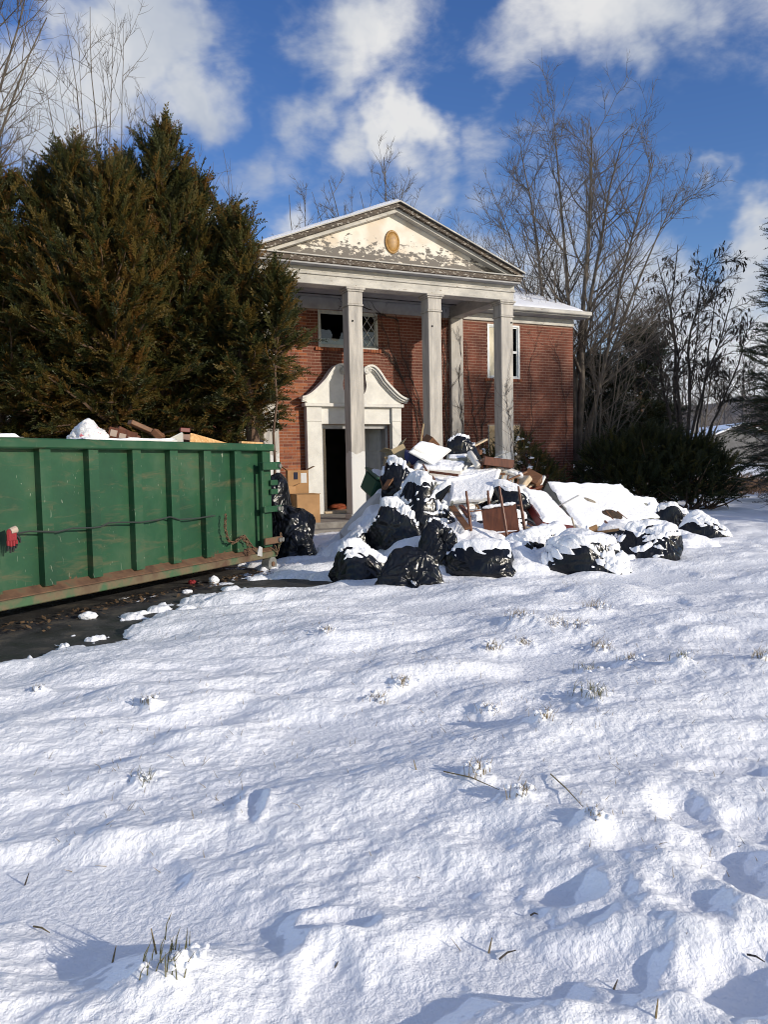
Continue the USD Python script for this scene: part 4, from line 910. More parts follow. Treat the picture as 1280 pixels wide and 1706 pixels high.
evergreen('evergreen_tree', 'narrow evergreen filling the step between the tallest tip and the portico', (-3.3, 13.9, 0), (-3.2, 13.8, 6.25), 1.2, 1.6, 110, FM, 120, mix=(.4, .4, .2), group=EG, elev=(2, 74), jit=16, shape=.5)
evergreen('evergreen_tree', 'small spire-like evergreen right before the first white column', (-1.95, 13.2, 0), (-1.70, 13.2, 4.65), .5, 3.1, 111, FM, 60, mix=(.45, .4, .15), group=EG, elev=(-5, 74), jit=14, trunk_r=.03)
evergreen('evergreen_tree', 'leftmost evergreen, cut by the left edge of the photo', (-6.75, 13.4, 0), (-6.5, 13.4, 6.2), 1.9, 1.3, 105, FM, 170, mix=(.4, .4, .2), group=EG, elev=(2, 74), jit=16, shape=.5)
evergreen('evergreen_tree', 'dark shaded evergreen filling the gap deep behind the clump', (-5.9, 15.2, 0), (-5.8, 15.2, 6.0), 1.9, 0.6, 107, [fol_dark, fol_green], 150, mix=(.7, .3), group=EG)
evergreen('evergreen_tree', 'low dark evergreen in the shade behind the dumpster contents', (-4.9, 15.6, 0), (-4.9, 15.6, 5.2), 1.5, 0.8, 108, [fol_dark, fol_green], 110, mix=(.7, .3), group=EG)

# saplings rising behind the evergreens
def tips_at(pxs, Y): return [at(x, y, Y + dy) for x, y, dy in pxs]
bare_tree('bare_sapling', 'whippy grey-brown bare saplings standing in a clump above the left evergreens', (-6.1, 17.2, 0), tips_at([(150, 12, 0), (107, 25, .3), (205, 35, .2), (188, 40, -.2), (133, 60, .5), (70, 110, .1), (165, 90, -.3), (95, 95, .4)], 17.2), [.05, .045, .04, .04, .035, .04, .03, .03], 201, per=(9, 4, 2), f0=0.45, rmin=(.008, .006, .005), ratio=(.10, .22))
bare_tree('bare_sapling', 'thin bare sapling poking up between two evergreen tips', (-4.5, 17.5, 0), tips_at([(228, 150, 0), (210, 150, .3), (258, 172, 0)], 17.5), [.035, .03, .03], 202, per=(7, 4, 2), f0=0.5, rmin=(.007, .005, .0045), ratio=(.12, .22))
bare_tree('bare_sapling', 'thin bare twigs rising beside the portico gable at left', (-3.1, 17.0, 0), tips_at([(372, 250, 0), (355, 270, .2), (318, 265, 0), (385, 290, 0)], 17.0), [.035, .03, .03, .03], 203, per=(8, 4, 2), f0=0.5, rmin=(.007, .005, .0045), ratio=(.10, .2))
bare_tree('bare_tree', 'big bare tree reaching in from the upper left corner', (-9.3, 14.2, 0), [at(78, 30, 14) , at(48, -30, 14.3), at(20, -120, 14), at(35, 120, 13.7), at(-40, -200, 14.5), at(30, 210, 13.5), at(-160, -200, 14), at(-200, 0, 14), at(25, 300, 14)], [.09, .10, .12, .07, .12, .05, .1, .08, .05], 204, per=(12, 6, 4), f0=0.35, rmin=(.010, .006, .005), ratio=(.14, .3))
# behind the house
bare_tree('bare_tree', 'bare tree with knotty twigs rising above the gable', (0.3, 30.5, 0), tips_at([(640, 262, 0), (548, 300, 0), (600, 320, .5), (686, 335, 0), (520, 320, .3), (660, 305, 0)], 30.5), [.13, .11, .09, .09, .08, .09], 205, per=(9, 5, 4), f0=0.5, rmin=(.016, .011, .009), ratio=(.12, .28), up=0.1)
bare_tree('bare_tree', 'bare branch leaning left behind the snowy gable roof', (-3.2, 30.5, 0), tips_at([(482, 325, 0), (510, 305, 0), (530, 340, 0)], 30.5), [.10, .08, .07], 206, per=(8, 4, 3), f0=0.5, rmin=(.014, .010, .008), ratio=(.1, .22))
bare_tree('bare_tree', 'large many-stemmed bare tree standing at the right corner of the brick house', (6.05, 24.4, 0), tips_at([(985, 212, 0), (925, 224, .4), (868, 252, .8), (1040, 227, .3), (1090, 267, -.3), (1128, 322, 0), (1000, 252, 1.2), (830, 337, .4)], 24.4), [.17, .15, .13, .15, .12, .11, .1, .09], 207, per=(22, 8, 5), f0=0.3, rmin=(.013, .0085, .007), ratio=(.18, .38), up=0.06)
bare_tree('bare_sapling', 'thicket of leaning saplings at the foot of the many-stemmed tree', (6.5, 23.4, 0), tips_at([(1010, 560, 0), (1040, 600, .3), (985, 540, .5), (960, 620, 0), (1075, 560, 0), (1090, 660, -.2), (1010, 470, .3), (1050, 500, 0)], 23.4), [.05, .045, .05, .03, .04, .04, .05, .04], 208, per=(10, 5, 3), f0=0.2, rmin=(.010, .008, .007), ratio=(.15, .35))
bare_tree('bare_tree', 'dark tree hung with dry seed clusters right of the many-stemmed tree', (10.5, 27.0, 0.0), tips_at([(1130, 408, 0), (1095, 430, .5), (1180, 430, 0), (1225, 480, -.3), (1070, 475, .4), (1205, 455, .5), (1245, 520, 0), (1060, 520, 0), (1160, 470, -.8)], 27.0), [.13, .11, .12, .10, .09, .08, .08, .07, .07], 209, mat=bark_dark, per=(15, 9, 5), f0=0.38, rmin=(.016, .011, .008), ratio=(.14, .30), up=-0.02, seeds=480, crook=3.0)
for k, (bx, by, tp, lab) in enumerate((
        (5.0, 44, [(760, 390), (735, 395), (790, 385), (715, 405), (810, 405)], 'hazy bare tree behind the right slope of the gable'),
        (9.0, 46, [(840, 380), (820, 385), (870, 395), (900, 415), (850, 435)], 'bare tree behind the wing roof, just left of the many-stemmed tree'),
        (13.5, 48, [(960, 445), (990, 465), (930, 455), (1020, 445), (900, 475)], 'grey bare tree seen through the many-stemmed tree'),
        (1.6, 42, [(700, 395), (690, 415), (720, 390)], 'small bare tree nearest the gable peak at right'),
        (21.5, 52, [(1190, 605), (1220, 620), (1165, 600), (1245, 605)], 'far bare tree right of the seed-hung tree'),
        (16.5, 50, [(1040, 515), (1070, 535), (1020, 525), (1090, 565)], 'bare tree behind the dark spruce'))):
    bare_tree('bare_tree', lab, (bx, by, float(land(np.array([bx]), np.array([by]))[0]) - .1), [at(x, y, by + .4 * (i % 3)) for i, (x, y) in enumerate(tp)], [.15] + [.10] * (len(tp) - 1), 220 + k, per=(12, 7, 4), f0=0.35, rmin=(.016, .012, .010), ratio=(.2, .38), up=0.05, group='bare trees behind the house')
# evergreens at the right
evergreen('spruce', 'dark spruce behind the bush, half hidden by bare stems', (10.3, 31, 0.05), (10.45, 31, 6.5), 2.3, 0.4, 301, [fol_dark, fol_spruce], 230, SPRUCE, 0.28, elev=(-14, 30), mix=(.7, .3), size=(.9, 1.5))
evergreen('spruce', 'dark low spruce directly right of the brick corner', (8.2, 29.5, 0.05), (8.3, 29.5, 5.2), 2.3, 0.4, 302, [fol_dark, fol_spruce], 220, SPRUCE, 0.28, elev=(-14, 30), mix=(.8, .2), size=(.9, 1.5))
evergreen('spruce', 'tall blue-green spruce cut by the right edge of the photo', (14.0, 25.5, 0), (13.9, 25.5, 9.9), 2.5, 0.6, 303, [fol_spruce, fol_dark], 240, SPRUCE, 0.26, elev=(-18, 25), mix=(.6, .4), size=(.9, 1.5), trunk_r=0.2)
bush('evergreen_bush', 'wide dark green bush on the snow right of the house', [(6.6, 22.2, 1.0, 1.0, 1.0, 1.05), (7.8, 22.3, 1.15, 1.2, 1.1, 1.15), (8.9, 22.2, 1.0, 1.0, 1.1, 1.1), (9.3, 21.9, .75, .75, .8, .9), (7.2, 21.6, .6, .9, .7, .8), (8.5, 21.5, .65, 1.0, .8, .85)], 310, [fol_dark, fol_green], 170, mix=(.72, .28), size=(.8, 1.5))
bush('evergreen_bush', 'rounded olive bush with snow clumps against the brick wing', [(3.45, 19.95, 1.35, .62, .5, .95), (4.0, 20.1, 1.0, .6, .5, .75), (2.75, 19.75, 1.05, .5, .45, .8), (4.35, 20.2, .8, .4, .45, .6)], 311, [fol_green, fol_brown, fol_dark], 260, mix=(.5, .2, .3), size=(.5, .9), snow=40)
# trees that stand outside the frame to the right and shade the bush and the far lawn
SUNP = np.array([.857, -.515]); SUNQ = np.array([.515, .857])
for k, (c, s, h, r) in enumerate(((25.2, 19, 12, 3.0), (29.0, 23, 13, 3.2), (33.0, 22, 12, 3.2), (37.5, 25, 13, 3.4))):
    xy = SUNQ * c + SUNP * s; evergreen('spruce', ['nearest', 'second', 'third', 'fourth'][k] + ' spruce of the row outside the picture at right', (*xy, 0), (*xy, h), r, 0.6, 320 + k, [fol_spruce, fol_dark], 150, SPRUCE, 0.4, elev=(-18, 25), mix=(.5, .5), size=(1.3, 2.2), trunk_r=.2)
for k, (c, s, h) in enumerate(((19.6, 16.5, 11.5), (21.2, 19.0, 12.5), (22.6, 15.5, 11.0))):
    xy = SUNQ * c + SUNP * s
    bare_tree('bare_tree', ['first', 'second', 'third'][k] + ' bare tree outside the picture at right that dapples the brick wing', (*xy, 0), [np.array([*(xy + np.array(o)), z * h]) for o, z in (((0, 0), 1), ((1.2, .5), .9), ((-1, 1), .92), ((.3, -1.4), .85), ((-.6, -.8), .97), ((.9, 1.3), .8))], [.2, .15, .15, .14, .14, .12], 330 + k, per=(20, 10, 6), ratio=(.2, .4), f0=.35, rmin=(.02, .014, .011))
# low gnarled branches from a tree at the right edge
bare_tree('bare_tree', 'gnarled low branches reaching in from the right edge over the snow', (12.4, 20.4, 0), [at(1205, 790, 20), at(1215, 700, 20.4), at(1235, 745, 19.8), at(1240, 660, 20.6), at(1300, 600, 20), at(1225, 800, 19.5)], [.07, .06, .06, .06, .08, .05], 340, mat=bark_dark, per=(9, 6, 4), f0=0.35, rmin=(.011, .008, .006), ratio=(.14, .3), up=0.0)


# ------------------------------------------------------------------ far lot
gz_ = float(land(np.array([30.]), np.array([65.]))[0])
def P65(x, y, Y=65): return at(x, y, Y)
gar = thing('grey_house', 'low grey house with snowy roof beyond the lawn at right', 'house', (30.2, 65.0, gz_ - 0.05))
gw, gd, gh, gp = 3.9, 9.0, 1.75, 3.2
obj('wall', extrude(Polygon([(-gw, 0), (gw, 0), (gw, gh), (0, gp), (-gw, gh)]), gd), siding_mat, gar)
for k in range(7):
    zz = 0.25 + k * 0.25; obj('clapboard', boxm(-gw - .01, gw + .01, -0.03, -0.002, zz, zz + 0.05), siding_mat, gar)
for sgn in (-1, 1):
    pl = Polygon([(0, gp), (sgn * (gw + .4), gp - (gp - gh) * (gw + .4) / gw), (sgn * (gw + .4), gp + .14 - (gp - gh) * (gw + .4) / gw), (0, gp + .14)])
    pl = pl if pl.exterior.is_ccw else Polygon(list(pl.exterior.coords)[::-1])
    rf = obj('roof', extrude(pl, gd + 0.8, off=-0.4), shingle_mat, gar)
    pl2 = Polygon([(x, z + .145 + .10 * 0) for x, z in list(pl.exterior.coords)[:-1]]).buffer(-0.001)
    obj('roof_snow', extrude(pl2, gd + 0.74, off=-0.37), snow_mat, rf)
obj('chimney', boxm(-2.0, -1.5, 5.0, 5.5, gp - 1, gp + .75), concrete_mat, gar)
rngw = np.random.default_rng(8)
# far-off wood: one mass of leafless trees
bw = MB(); n = 300; th_ = rngw.uniform(-0.75, 0.75, n); rr_ = rngw.uniform(95, 190, n); xs, ys = rr_ * np.sin(th_), rr_ * np.cos(th_); zs = land(xs, ys)
hts = rngw.uniform(7, 14, n); tp = np.stack([xs + rngw.normal(0, .6, n), ys, zs + hts], 1); bs = np.stack([xs, ys, zs - .3], 1); mid = (tp + bs) / 2 + rngw.normal(0, .3, (n, 3))
Pw = np.stack([bs, mid, tp], 1); Rw = np.tile([[.18, .12, .03]], (n, 1)); bw.add(*tubes(Pw, Rw, 4))
p, d, l, r = children(Pw, Rw, hts, 22, rngw, ang=(20, 60), ratio=(.2, .42), f0=.2, rmin=.035); Pc, Rc = grow(p, d, l, r, 4, rngw, .15, .08, .4); bw.add(*tubes(Pc, Rc, 3))
p, d, l, r = children(Pc, Rc, l, 5, rngw, ang=(20, 60), ratio=(.3, .6), f0=.1, rmin=.025); Pc, Rc = grow(p, d, l, r, 3, rngw, .15, .05, .5); bw.add(*tubes(Pc, Rc, 3))
obj('distant_wood', bw.out(), noisy('far_bark', [(0.3, (0.07, 0.06, 0.055)), (0.7, (0.14, 0.12, 0.11))], scale=.3, rough=.95), kind='stuff', cat='wood', label='far-off leafless wood along the horizon behind the lawn')
an = np.linspace(-1.1, 1.1, 160); hx_, hy_ = [], []
ha, hr = np.meshgrid(an, np.linspace(260, 430, 14), indexing='ij'); hzz = land(hr * np.sin(ha), hr * np.cos(ha)) - 1 + 40 * sstep(hr, 258, 400) * (.75 + .5 * fbm(np.stack([ha * 5, hr * .01, 0 * ha], -1), 3, 5)) + 2.2 * fbm(np.stack([ha * 60, hr * .15, 0 * ha], -1), 3, 6)
V, F = grid_mesh(hr * np.sin(ha), hr * np.cos(ha), hzz); F = F if trimesh.Trimesh(V, F, process=False).face_normals[:, 2].mean() > 0 else F[:, ::-1]
obj('hills', (V, F), noisy('wooded_hill', [(.3, (.07, .06, .055)), (.7, (.16, .145, .14))], scale=.25, rough=1.0, detail=8.), kind='structure', label='low wooded hills far behind the houses')
# reddish dry grass at the far right
rb = MB(); n = 2600; xs = rngw.normal(0, 2.0, n) + 14.6; ys = rngw.normal(0, 1.6, n) + 33 + 0.4 * (xs - 14); hs = rngw.uniform(.25, .75, n); zs = land(xs, ys)
b0 = np.stack([xs, ys, zs], 1); b2 = b0 + np.stack([rngw.normal(0, .22, n), rngw.normal(0, .22, n), hs], 1); rb.add(*tubes(np.stack([b0, (b0 + b2) / 2 + [0, 0, .05], b2], 1), np.tile([[.012, .01, .004]], (n, 1)), 3))
obj('dry_grass', rb.out(), reed_mat, kind='stuff', cat='grass', label='reddish dry grass in the snow at far right')

# ------------------------------------------------------------------ vines
def vine(name, label, paths, seed, r=0.014, per=(7, 4), ratio=(.12, .3), flat=True):
    rng = np.random.default_rng(seed); t = thing(name, label, 'vine'); b = MB(); c = MB()
    for pts in paths:
        pts = np.asarray(pts, float); s = np.linspace(0, len(pts) - 1, 26); q = np.stack([np.interp(s, np.arange(len(pts)), pts[:, i]) for i in range(3)], 1); q[1:-1] += rng.normal(0, .02, (24, 3))
        P = q[None]; R = np.linspace(r, r * .35, 26)[None]; b.add(*tubes(P, R, 5)); L = np.array([np.linalg.norm(np.diff(q, axis=0), axis=1).sum()])
        for lev, pr in enumerate(per):
            p, d, l, rr = children(P, R, L, pr, rng, ang=(20, 60), ratio=ratio if lev == 0 else (.3, .6), f0=.08, rmin=.004)
            if flat: d = d - (d @ HN)[:, None] * HN * 0.9; d /= np.linalg.norm(d, axis=1, keepdims=True)
            if not len(p): break
            P, R = grow(p, d, l, rr, 7, rng, .16, .0, .4); L = l
            if flat: P = P - np.clip((P - np.array([HX, HY, 0])) @ HN - (pts[0] - [HX, HY, 0]) @ HN - .0, 0, 9)[..., None] * HN - np.minimum((P - np.array([HX, HY, 0])) @ HN - (pts[0] - [HX, HY, 0]) @ HN + .10, 0)[..., None] * HN
            c.add(*tubes(P, R, 4))
    obj('stem', b.out(), vine_mat, t); obj('tendrils', c.out(), vine_mat, t); return t


WV = W - 0.035
vine('climbing_vine', 'bare vine climbing the brick between the doorcase and the third column', [[hw(2.0, WV, .4), hw(1.9, WV, 2.0), hw(1.75, WV, 3.0), hw(1.35, WV, 3.9), hw(.95, WV, 4.8), hw(.75, WV, 5.6)], [hw(2.1, WV, .4), hw(2.05, WV, 2.4), hw(1.8, WV, 3.5), hw(1.45, WV, 4.3), hw(1.2, WV, 5.5)], [hw(1.45, WV, 3.7), hw(1.0, WV, 4.4), hw(.8, WV, 4.5)], [hw(1.3, WV - .02, 5.3), hw(.2, WV - .02, 5.62), hw(-.4, WV - .02, 5.55)]], 401, r=.02, per=(11, 4))
vine('climbing_vine', 'bare vine over the right pilaster and the brick beside it', [[hw(3.5, W - .15, .3), hw(3.25, W - .15, 1.8), hw(3.1, W - .15, 3.2), hw(3.15, W - .15, 5.0)], [hw(3.9, WV, .3), hw(3.75, WV, 2.0), hw(3.5, WV, 3.4), hw(3.35, WV, 4.9)], [hw(3.7, WV, .3), hw(3.9, WV, 2.4), hw(4.0, WV, 3.3), hw(4.3, WV, 3.9)], [hw(2.7, W - .06, .3), hw(2.72, W - .06, 2.4), hw(2.66, W - .06, 4.2), hw(2.75, W - .06, 5.7)], [hw(2.78, W - .06, .3), hw(2.68, W - .06, 2.4), hw(2.76, W - .06, 4.2), hw(2.6, W - .06, 5.7)]], 402, r=.02, per=(13, 4))
vine('climbing_vine', 'thin bare vine twining up the front of the rightmost column', [[hw(1.5 * S - .05, -A - .02, .4), hw(1.5 * S + .08, -A - .02, 1.9), hw(1.5 * S - .06, -A - .02, 3.2), hw(1.5 * S + .12, -A - .02, 4.3)], [hw(1.5 * S + .17, -A - .03, 1.2), hw(1.5 * S + .05, -A - .03, 2.6), hw(1.5 * S - .12, -A - .03, 3.4)]], 403, r=.008, per=(8, 3))
vine('climbing_vine', 'thin vine tracing over the brick of the right wing', [[hw(5.3, WV, 1.0), hw(5.6, WV, 2.6), hw(5.5, WV, 4.2), hw(5.9, WV, 5.3)], [hw(6.7, WV, .4), hw(6.85, WV, 2.6), hw(6.6, WV, 4.4), hw(6.2, WV, 5.2)]], 404, r=.011, per=(12, 4))

# ------------------------------------------------------------------ rubbish pile
def tidy(f, n, least):
    """Drops the small scraps of a crust; least = 0 keeps only its largest piece."""
    from scipy.sparse import coo_matrix
    from scipy.sparse.csgraph import connected_components
    if not len(f): return f
    e = np.vstack([f[:, [0, 1]], f[:, [1, 2]]]); _, lab = connected_components(coo_matrix((np.ones(len(e)), (e[:, 0], e[:, 1])), (n, n)), False)
    c = np.bincount(lab[f[:, 0]], minlength=lab.max() + 1); return f[lab[f[:, 0]] == c.argmax()] if not least else f[c[lab[f[:, 0]]] >= least]


def shell(v, f, thick=0.05, seed=0, thr=(0.30, 0.75), z_bias=0.0, coarse=3.0, least=0):
    """A snow crust lying on the upward faces of a mesh, with its own thickness and ragged edge."""
    m = trimesh.Trimesh(v, f, process=False); n = np.array(m.vertex_normals); nz = n[:, 2]
    s = sstep(nz + 0.30 * fbm(v * coarse, 2, seed) + z_bias, *thr) ; t = s * thick * (0.65 + 0.9 * meshkit.noise(v * 6.0, seed + 3)) + 0.010 * fbm(v * 18, 2, seed + 5) * s - 0.012 * (1 - s)
    V = v + t[:, None] * (0.35 * n + 0.65 * np.array([0, 0, 1.0])); keep = tidy(f[(t[f] > -0.0115).any(1)], len(v), least); ids, inv = np.unique(keep, return_inverse=True)
    return V[ids], inv.reshape(keep.shape)


BAGS = 'black rubbish bags thrown on the heap'


def bag(label, c, size, seed, snow=0.05, knot=None, thr=(.48, .95), pleat=0.05, bias=0.0, sub=5, group=BAGS, slump=0.42):
    rng = np.random.default_rng(seed); sp = trimesh.creation.icosphere(sub, 1.0); u = np.array(sp.vertices); f = np.array(sp.faces)
    pl = rng.normal(size=(8, 3)); pl /= np.linalg.norm(pl, axis=1, keepdims=True); dd = rng.uniform(.62, .98, 8)
    cosp = np.maximum(u @ pl.T, 0.05); r = (((cosp / dd[None]) ** 11).sum(1) + 1.0) ** (-1 / 11.0) * 1.05
    r = r * (1 + 0.07 * fbm(u * 2.0 + seed, 2, seed))
    ax_ = rng.normal(size=3); ax_ /= np.linalg.norm(ax_); uu_ = u - 0.7 * (u @ ax_)[:, None] * ax_
    wr = 1 - np.abs(fbm(uu_ * 3.2 + seed * 1.3, 2, seed + 9)) * 3.2; r += 0.032 * np.clip(wr, 0, 1) ** 2
    anchors = [(a_ / np.linalg.norm(a_), .55 * pleat, .10) for a_ in rng.normal(size=(3, 3)) * [1, 1, .6]]
    if knot is not None:
        k = np.asarray(knot, float) / np.asarray(size); anchors.append((k / np.linalg.norm(k), pleat, .42))
    for k, amp, peak in anchors:     # tension folds that run out from a knot or a stretched corner
        ca = np.clip(u @ k, -1, 1); ang = np.arccos(ca); e1 = np.cross(k, [.3, .5, .8]); e1 /= np.linalg.norm(e1); e2 = np.cross(k, e1); az = np.arctan2(u @ e2, u @ e1)
        pw = np.sin(az * 9 + 2.6 * fbm(u * 2.5, 2, seed + 2)) * 0.6 + np.sin(az * 17 + 1.0 + 2.0 * fbm(u * 1.8, 1, seed + 6)) * 0.4
        r = r * (1 + amp * pw * np.exp(-((ang - .42) / .42) ** 2)) - (0.16 * np.exp(-((ang - .30) / .2) ** 2) if peak > .3 else 0) + peak * np.exp(-(ang / (.13 if peak > .3 else .22)) ** 2)
    v = u * r[:, None] * np.asarray(size)
    lo = -slump * size[2]; v[:, 2] = np.where(v[:, 2] < lo, lo + 0.12 * (v[:, 2] - lo), v[:, 2])
    v[:, :2] *= (0.94 + 0.20 * sstep(-v[:, 2], -.3 * size[2], size[2] * .45))[:, None]; tq = fbm(u * 1.1 + seed * .7, 2, seed + 31); v[:, 2] *= 1 + .28 * tq * (v[:, 2] > 0); v[:, 0] *= 1 + .12 * fbm(u[:, [1, 2, 0]] * 1.3 + seed, 2, seed + 37)
    v = v @ rotm(az=rng.uniform(-.35, .35)).T
    base = np.array([c[0], c[1], c[2] - slump * size[2]]); v[:, 2] += slump * size[2]
    t = thing('rubbish_bag', label, 'rubbish bag', base, group=group)
    obj('bag', (v, f), bag_mat, t, smooth=True)
    if snow:
        V, F = shell(v, f, snow, seed + 50, thr, bias, 2.2); 
        if len(F) > 40: obj('snow_cap', (V, F), snow_mat, t, smooth=True)
    return t


def pbag(label, x0, y0, x1, y1, Y, seed, dy=.8, **k):
    """A bag from where its outline stands in the photograph and how far away it lies."""
    sx = (x1 - x0) * Y / FPX / 2; sz = (y1 - y0) * Y / FPX / 2; sy = min(sx, max(sz, sx * .7)) * dy; sl = k.pop('slump', .42)
    size = np.array([sx * 1.02, sy, sz * 2 / (1 + sl)]); c = at((x0 + x1) / 2, (y0 + y1) / 2, Y + sy * .6); c[2] = at((x0 + x1) / 2, y1, Y)[2] + sl * size[2]
    return bag(label, c, size, seed, slump=sl, **k)


pbag('flat bag with thick snow lying at the left foot of the heap', 545, 908, 655, 978, 9.6, 1, snow=.055, bias=.05)
pbag('bare tied bag with radiating pleats, nearest the camera in the heap', 630, 914, 738, 992, 9.0, 2, snow=.03, knot=(.05, -1, -.25), thr=(.78, .98), pleat=.09)
pbag('long low bag with snow across its top, right of the pleated bag', 735, 908, 872, 965, 9.8, 3, snow=.06, bias=.02)
pbag('wide bag under a heavy pillow of snow in front of the white slab', 908, 886, 1042, 963, 9.9, 4, snow=.085, bias=.18)
pbag('drooping bag with snow streaks at the right front of the heap', 1020, 872, 1142, 945, 10.7, 5, snow=.06, bias=.05)
pbag('outermost bag with a snowy back on the right end of the heap', 1128, 862, 1206, 908, 13.3, 6, snow=.06, bias=.08)
pbag('dark bag with a snow cap just behind the outermost one', 1088, 843, 1152, 892, 14.0, 7, snow=.06, bias=-.02)
pbag('big square bag with a snow slab on top at the left of the heap', 608, 836, 702, 925, 10.6, 8, snow=.09, bias=.10, slump=.6)
pbag('spiky gathered bag, tied and snow-free, between the big square bag and the chair', 698, 866, 762, 938, 10.1, 9, snow=.03, knot=(.3, -.5, .9), thr=(.85, 1.05), pleat=.11)
pbag('large glossy bag rising to a point under a snow blanket mid heap', 650, 800, 756, 886, 11.4, 10, snow=.065, knot=(.75, -.1, .75), bias=.16)
pbag('black bag draped down the left side of the heap beside the white mattress', 628, 768, 706, 846, 12.2, 11, snow=.06, bias=.05, slump=.6)
pbag('bag with a snow ridge at the very top of the heap', 738, 727, 800, 770, 13.4, 12, snow=.05, bias=-.08)
pbag('small crumpled black bag low against the foot of the white mattress', 588, 888, 622, 918, 10.7, 13, snow=.04, bias=.0, sub=4)
pbag('bag buried in snow behind the legs of the upturned chair', 745, 848, 880, 905, 11.7, 14, snow=.07, bias=.15)
pbag('dark bag peeping out between the boards and the chair legs', 800, 806, 884, 850, 12.1, 15, snow=.06, bias=.02, sub=4)
pbag('snow-covered bag beside the yellow lid', 872, 878, 955, 930, 11.0, 16, snow=.07, bias=.2)
pbag('snow-lumped bag in front of the hole in the white slab', 990, 880, 1075, 912, 11.6, 17, snow=.06, bias=.1)
pbag('snow-smothered bag left of the yellow lid', 835, 890, 915, 940, 10.6, 21, snow=.08, bias=.28)
G2 = 'black rubbish bags stacked at the end of the dumpster'
pbag('round glossy tied bag at the bottom of the stack by the dumpster', 456, 878, 531, 943, 11.9, 18, snow=0, knot=(.4, -.8, .3), pleat=.06, group=G2)
pbag('middle bag of the stack by the dumpster, catching bright glints', 450, 836, 529, 912, 12.2, 19, snow=0, knot=(-.5, -.3, .8), group=G2)
pbag('topmost slouching bag of the stack by the dumpster', 440, 784, 488, 872, 12.4, 20, snow=0, group=G2, dy=1.2)

# the heap's core, snow over crushed plastic
HEAP = [(720, 795, 12.9, 1.0, .9), (660, 860, 12.0, .7, .6), (800, 830, 12.9, .9, .8), (880, 845, 13.0, .9, .7), (960, 868, 13.0, .8, .6), (1035, 885, 12.6, .75, .5), (700, 905, 10.7, .6, .5), (820, 922, 10.5, .75, .45), (905, 925, 10.8, .7, .45), (1095, 895, 12.6, .7, .6), (765, 880, 11.4, .7, .6), (850, 895, 11.5, .7, .5), (960, 905, 11.2, .8, .5), (770, 765, 13.8, .6, .6)]
hx, hy = np.meshgrid(np.linspace(-1.1, 6.2, 240), np.linspace(9.4, 15.4, 200), indexing='ij'); hz = np.full(hx.shape, -0.15)
for x, y, Y, rx, ry in HEAP:
    c = at(x, y - 6, Y); g = np.exp(-((hx - c[0]) / rx) ** 2 - ((hy - c[1]) / ry) ** 2); hz = np.maximum(hz, (c[2] + .1) * g ** 0.6 * (g > .02) - 0.12) * 1.0
q_ = np.stack([hx, hy, 0 * hx], -1); hz = hz + 0.09 * fbm(q_ * 2.6, 3, 14) * (hz > 0) + 0.05 * np.clip(1 - 3 * np.abs(fbm(q_ * 4, 2, 15)), 0, 1) * (hz > 0)
hv, hf = grid_mesh(hx, hy, hz)
heap = obj('rubbish_heap', (hv, hf[:, ::-1]), bag_mat, smooth=True, kind='stuff', cat='rubbish', label='crushed black plastic and loose rubbish under the snow at the core of the heap')
if trimesh.Trimesh(hv, hf, process=False).face_normals[:, 2].mean() > 0: pass
hfu = hf if trimesh.Trimesh(hv, hf, process=False).face_normals[:, 2].mean() > 0 else hf[:, ::-1]
V, F = shell(hv, hfu, .075, 90, (.38, .82), .05, 1.6, least=150); obj('heap_snow', (V, F), snow_mat, heap, smooth=True)


def quad_frame(TL, TR, BR, BL):
    return [np.asarray(p, float) for p in (TL, TR, BR, BL)]


